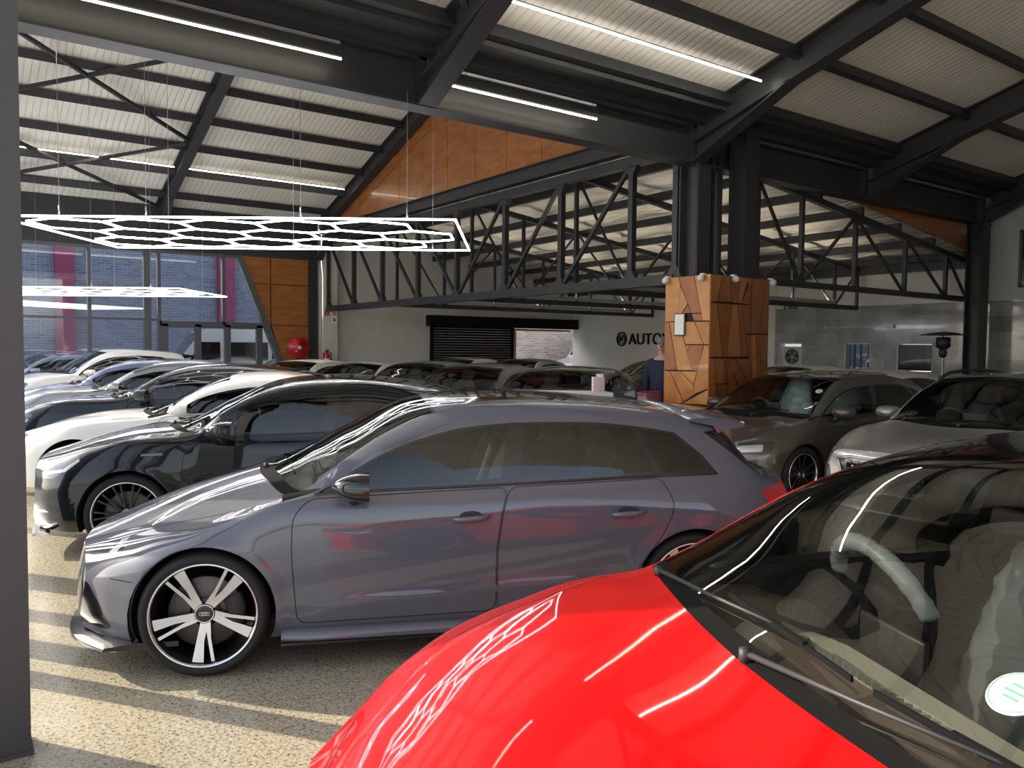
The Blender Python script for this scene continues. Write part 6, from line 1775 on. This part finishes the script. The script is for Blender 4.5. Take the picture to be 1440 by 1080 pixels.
r_ = empty('equipment_case', (6.95, 7.42, 0), math.radians(-31)); m = MB(); m.box((0, 0, .56), (.46, .36, 1.12), bev=.02); m.build('case_body', M_PLAST, r_); m = MB(); m.box((0, -.21, .9), (.3, .02, .06), bev=.005); m.build('handle', M_ALLOYD, r_); tag(r_, 'low black cabinet beside the white counter', 'cabinet')
r_ = empty('tool_cabinet', (7.73, 7.80, 0), math.radians(-31)); m = MB(); m.box((0, 0, .56), (.50, .40, 1.08), bev=.02); m.build('cabinet_body', P_MAROON, r_)
for z in (.30, .62, .92): m = MB(); m.box((0, -.21, z), (.44, .02, .26), bev=.006); d_ = m.build('drawer', P_MAROON, r_); m = MB(); m.box((0, -.228, z + .06), (.30, .02, .02), bev=.004); m.build('handle', M_ALLOYD, d_)
m = MB(); m.grid(ell((-.08, 0, 1.12), (.11, .11, .10), 16, 10)); m.build('dark_bag', M_PLAST, r_)
tag(r_, 'dark red cabinet near the person in the navy jacket', 'cabinet')
# ------------------------------------------------------------------ vehicles in the street and yard
def van(loc, rz, label, L=5.4, H=2.35):
    r = empty('van', loc, rz); prof = [(0, .45), (.02, .85), (.25, 1.05), (.95, 1.25), (1.55, H - .28), (1.95, H - .05), (2.6, H), (L - .3, H), (L, H - .15), (L, .45)]
    m = MB(); rows = []
    for y, k in ((-.97, .97), (-.985, .8), (-.985, .5), (-.90, .0)): pass
    rows = []
    for i, yy in enumerate((-.86, -.96, -.96, .96, .96, .86)):
        rows.append([Vector((x, yy * (1 - .10 * max(0, z - 1.1) / 1.2), z)) for x, z in prof])
    m.grid(rows[1:5:3], 0, False, True)
    for yy, flip in ((-.96, 0), (.96, 1)):
        pts = [Vector((x, yy * (1 - .10 * max(0, z - 1.1) / 1.2), z)) for x, z in prof]; m.add(pts, [tuple(range(len(pts)))])
    m.build('body', P_WHITE, r)
    for s in (-1, 1):
        for x0, x1, z0, z1 in ((1.35, 2.1, 1.18, 1.75), (2.2, 3.55, 1.18, 1.75), (3.65, L - .25, 1.18, 1.75)):
            f = MB(); yy = lambda z: s * (.965 * (1 - .10 * max(0, z - 1.1) / 1.2) + .004)
            f.add([(x0 if x0 > 1.4 else 1.2, yy(z0), z0), (x1, yy(z0), z0), (x1, yy(z1), z1), (x0 + .08 if x0 > 1.4 else 1.52, yy(z1), z1)], [(0, 1, 2, 3)]); f.build('side_window', M_TRIM, r)
        for x in (.95, L - 1.1):
            f = MB(); f.lathe([(.12, -.11), (.30, -.11), (.33, -.08), (.33, .08), (.30, .11), (.12, .11), (.12, -.11)], 28, 'Y', 0, Matrix.Translation((x, s * .86, .33))); f.build('wheel', M_TYRE, r)
    f = MB(); f.add([(1.0, -.85, 1.28), (1.0, .85, 1.28), (1.50, .78, H - .32), (1.50, -.78, H - .32)], [(0, 1, 2, 3)]); f.v = [(v[0] - .015, v[1], v[2] + .01) for v in f.v]; f.build('windscreen', M_TRIM, r)
    return tag(r, label, 'van')


van((4.9, 26.2, 0), math.radians(-4), 'white passenger van parked in the street beyond the glass doors')
c = repaint(copy_tree(SMALL), [(P_GREY, P_WHITE)]); place(c, 6.3, 23.4, -8, 'white hatchback parked outside, seen through the glass doors')
c = repaint(copy_tree(SMALL), [(P_GREY, P_GREYGREEN)]); place(c, .2, 24.0, 10, 'pale car parked outside beyond the glass panes')
v = van((20.7, 25.6, 0), math.radians(-8), 'white van in the yard seen through the open shutter')
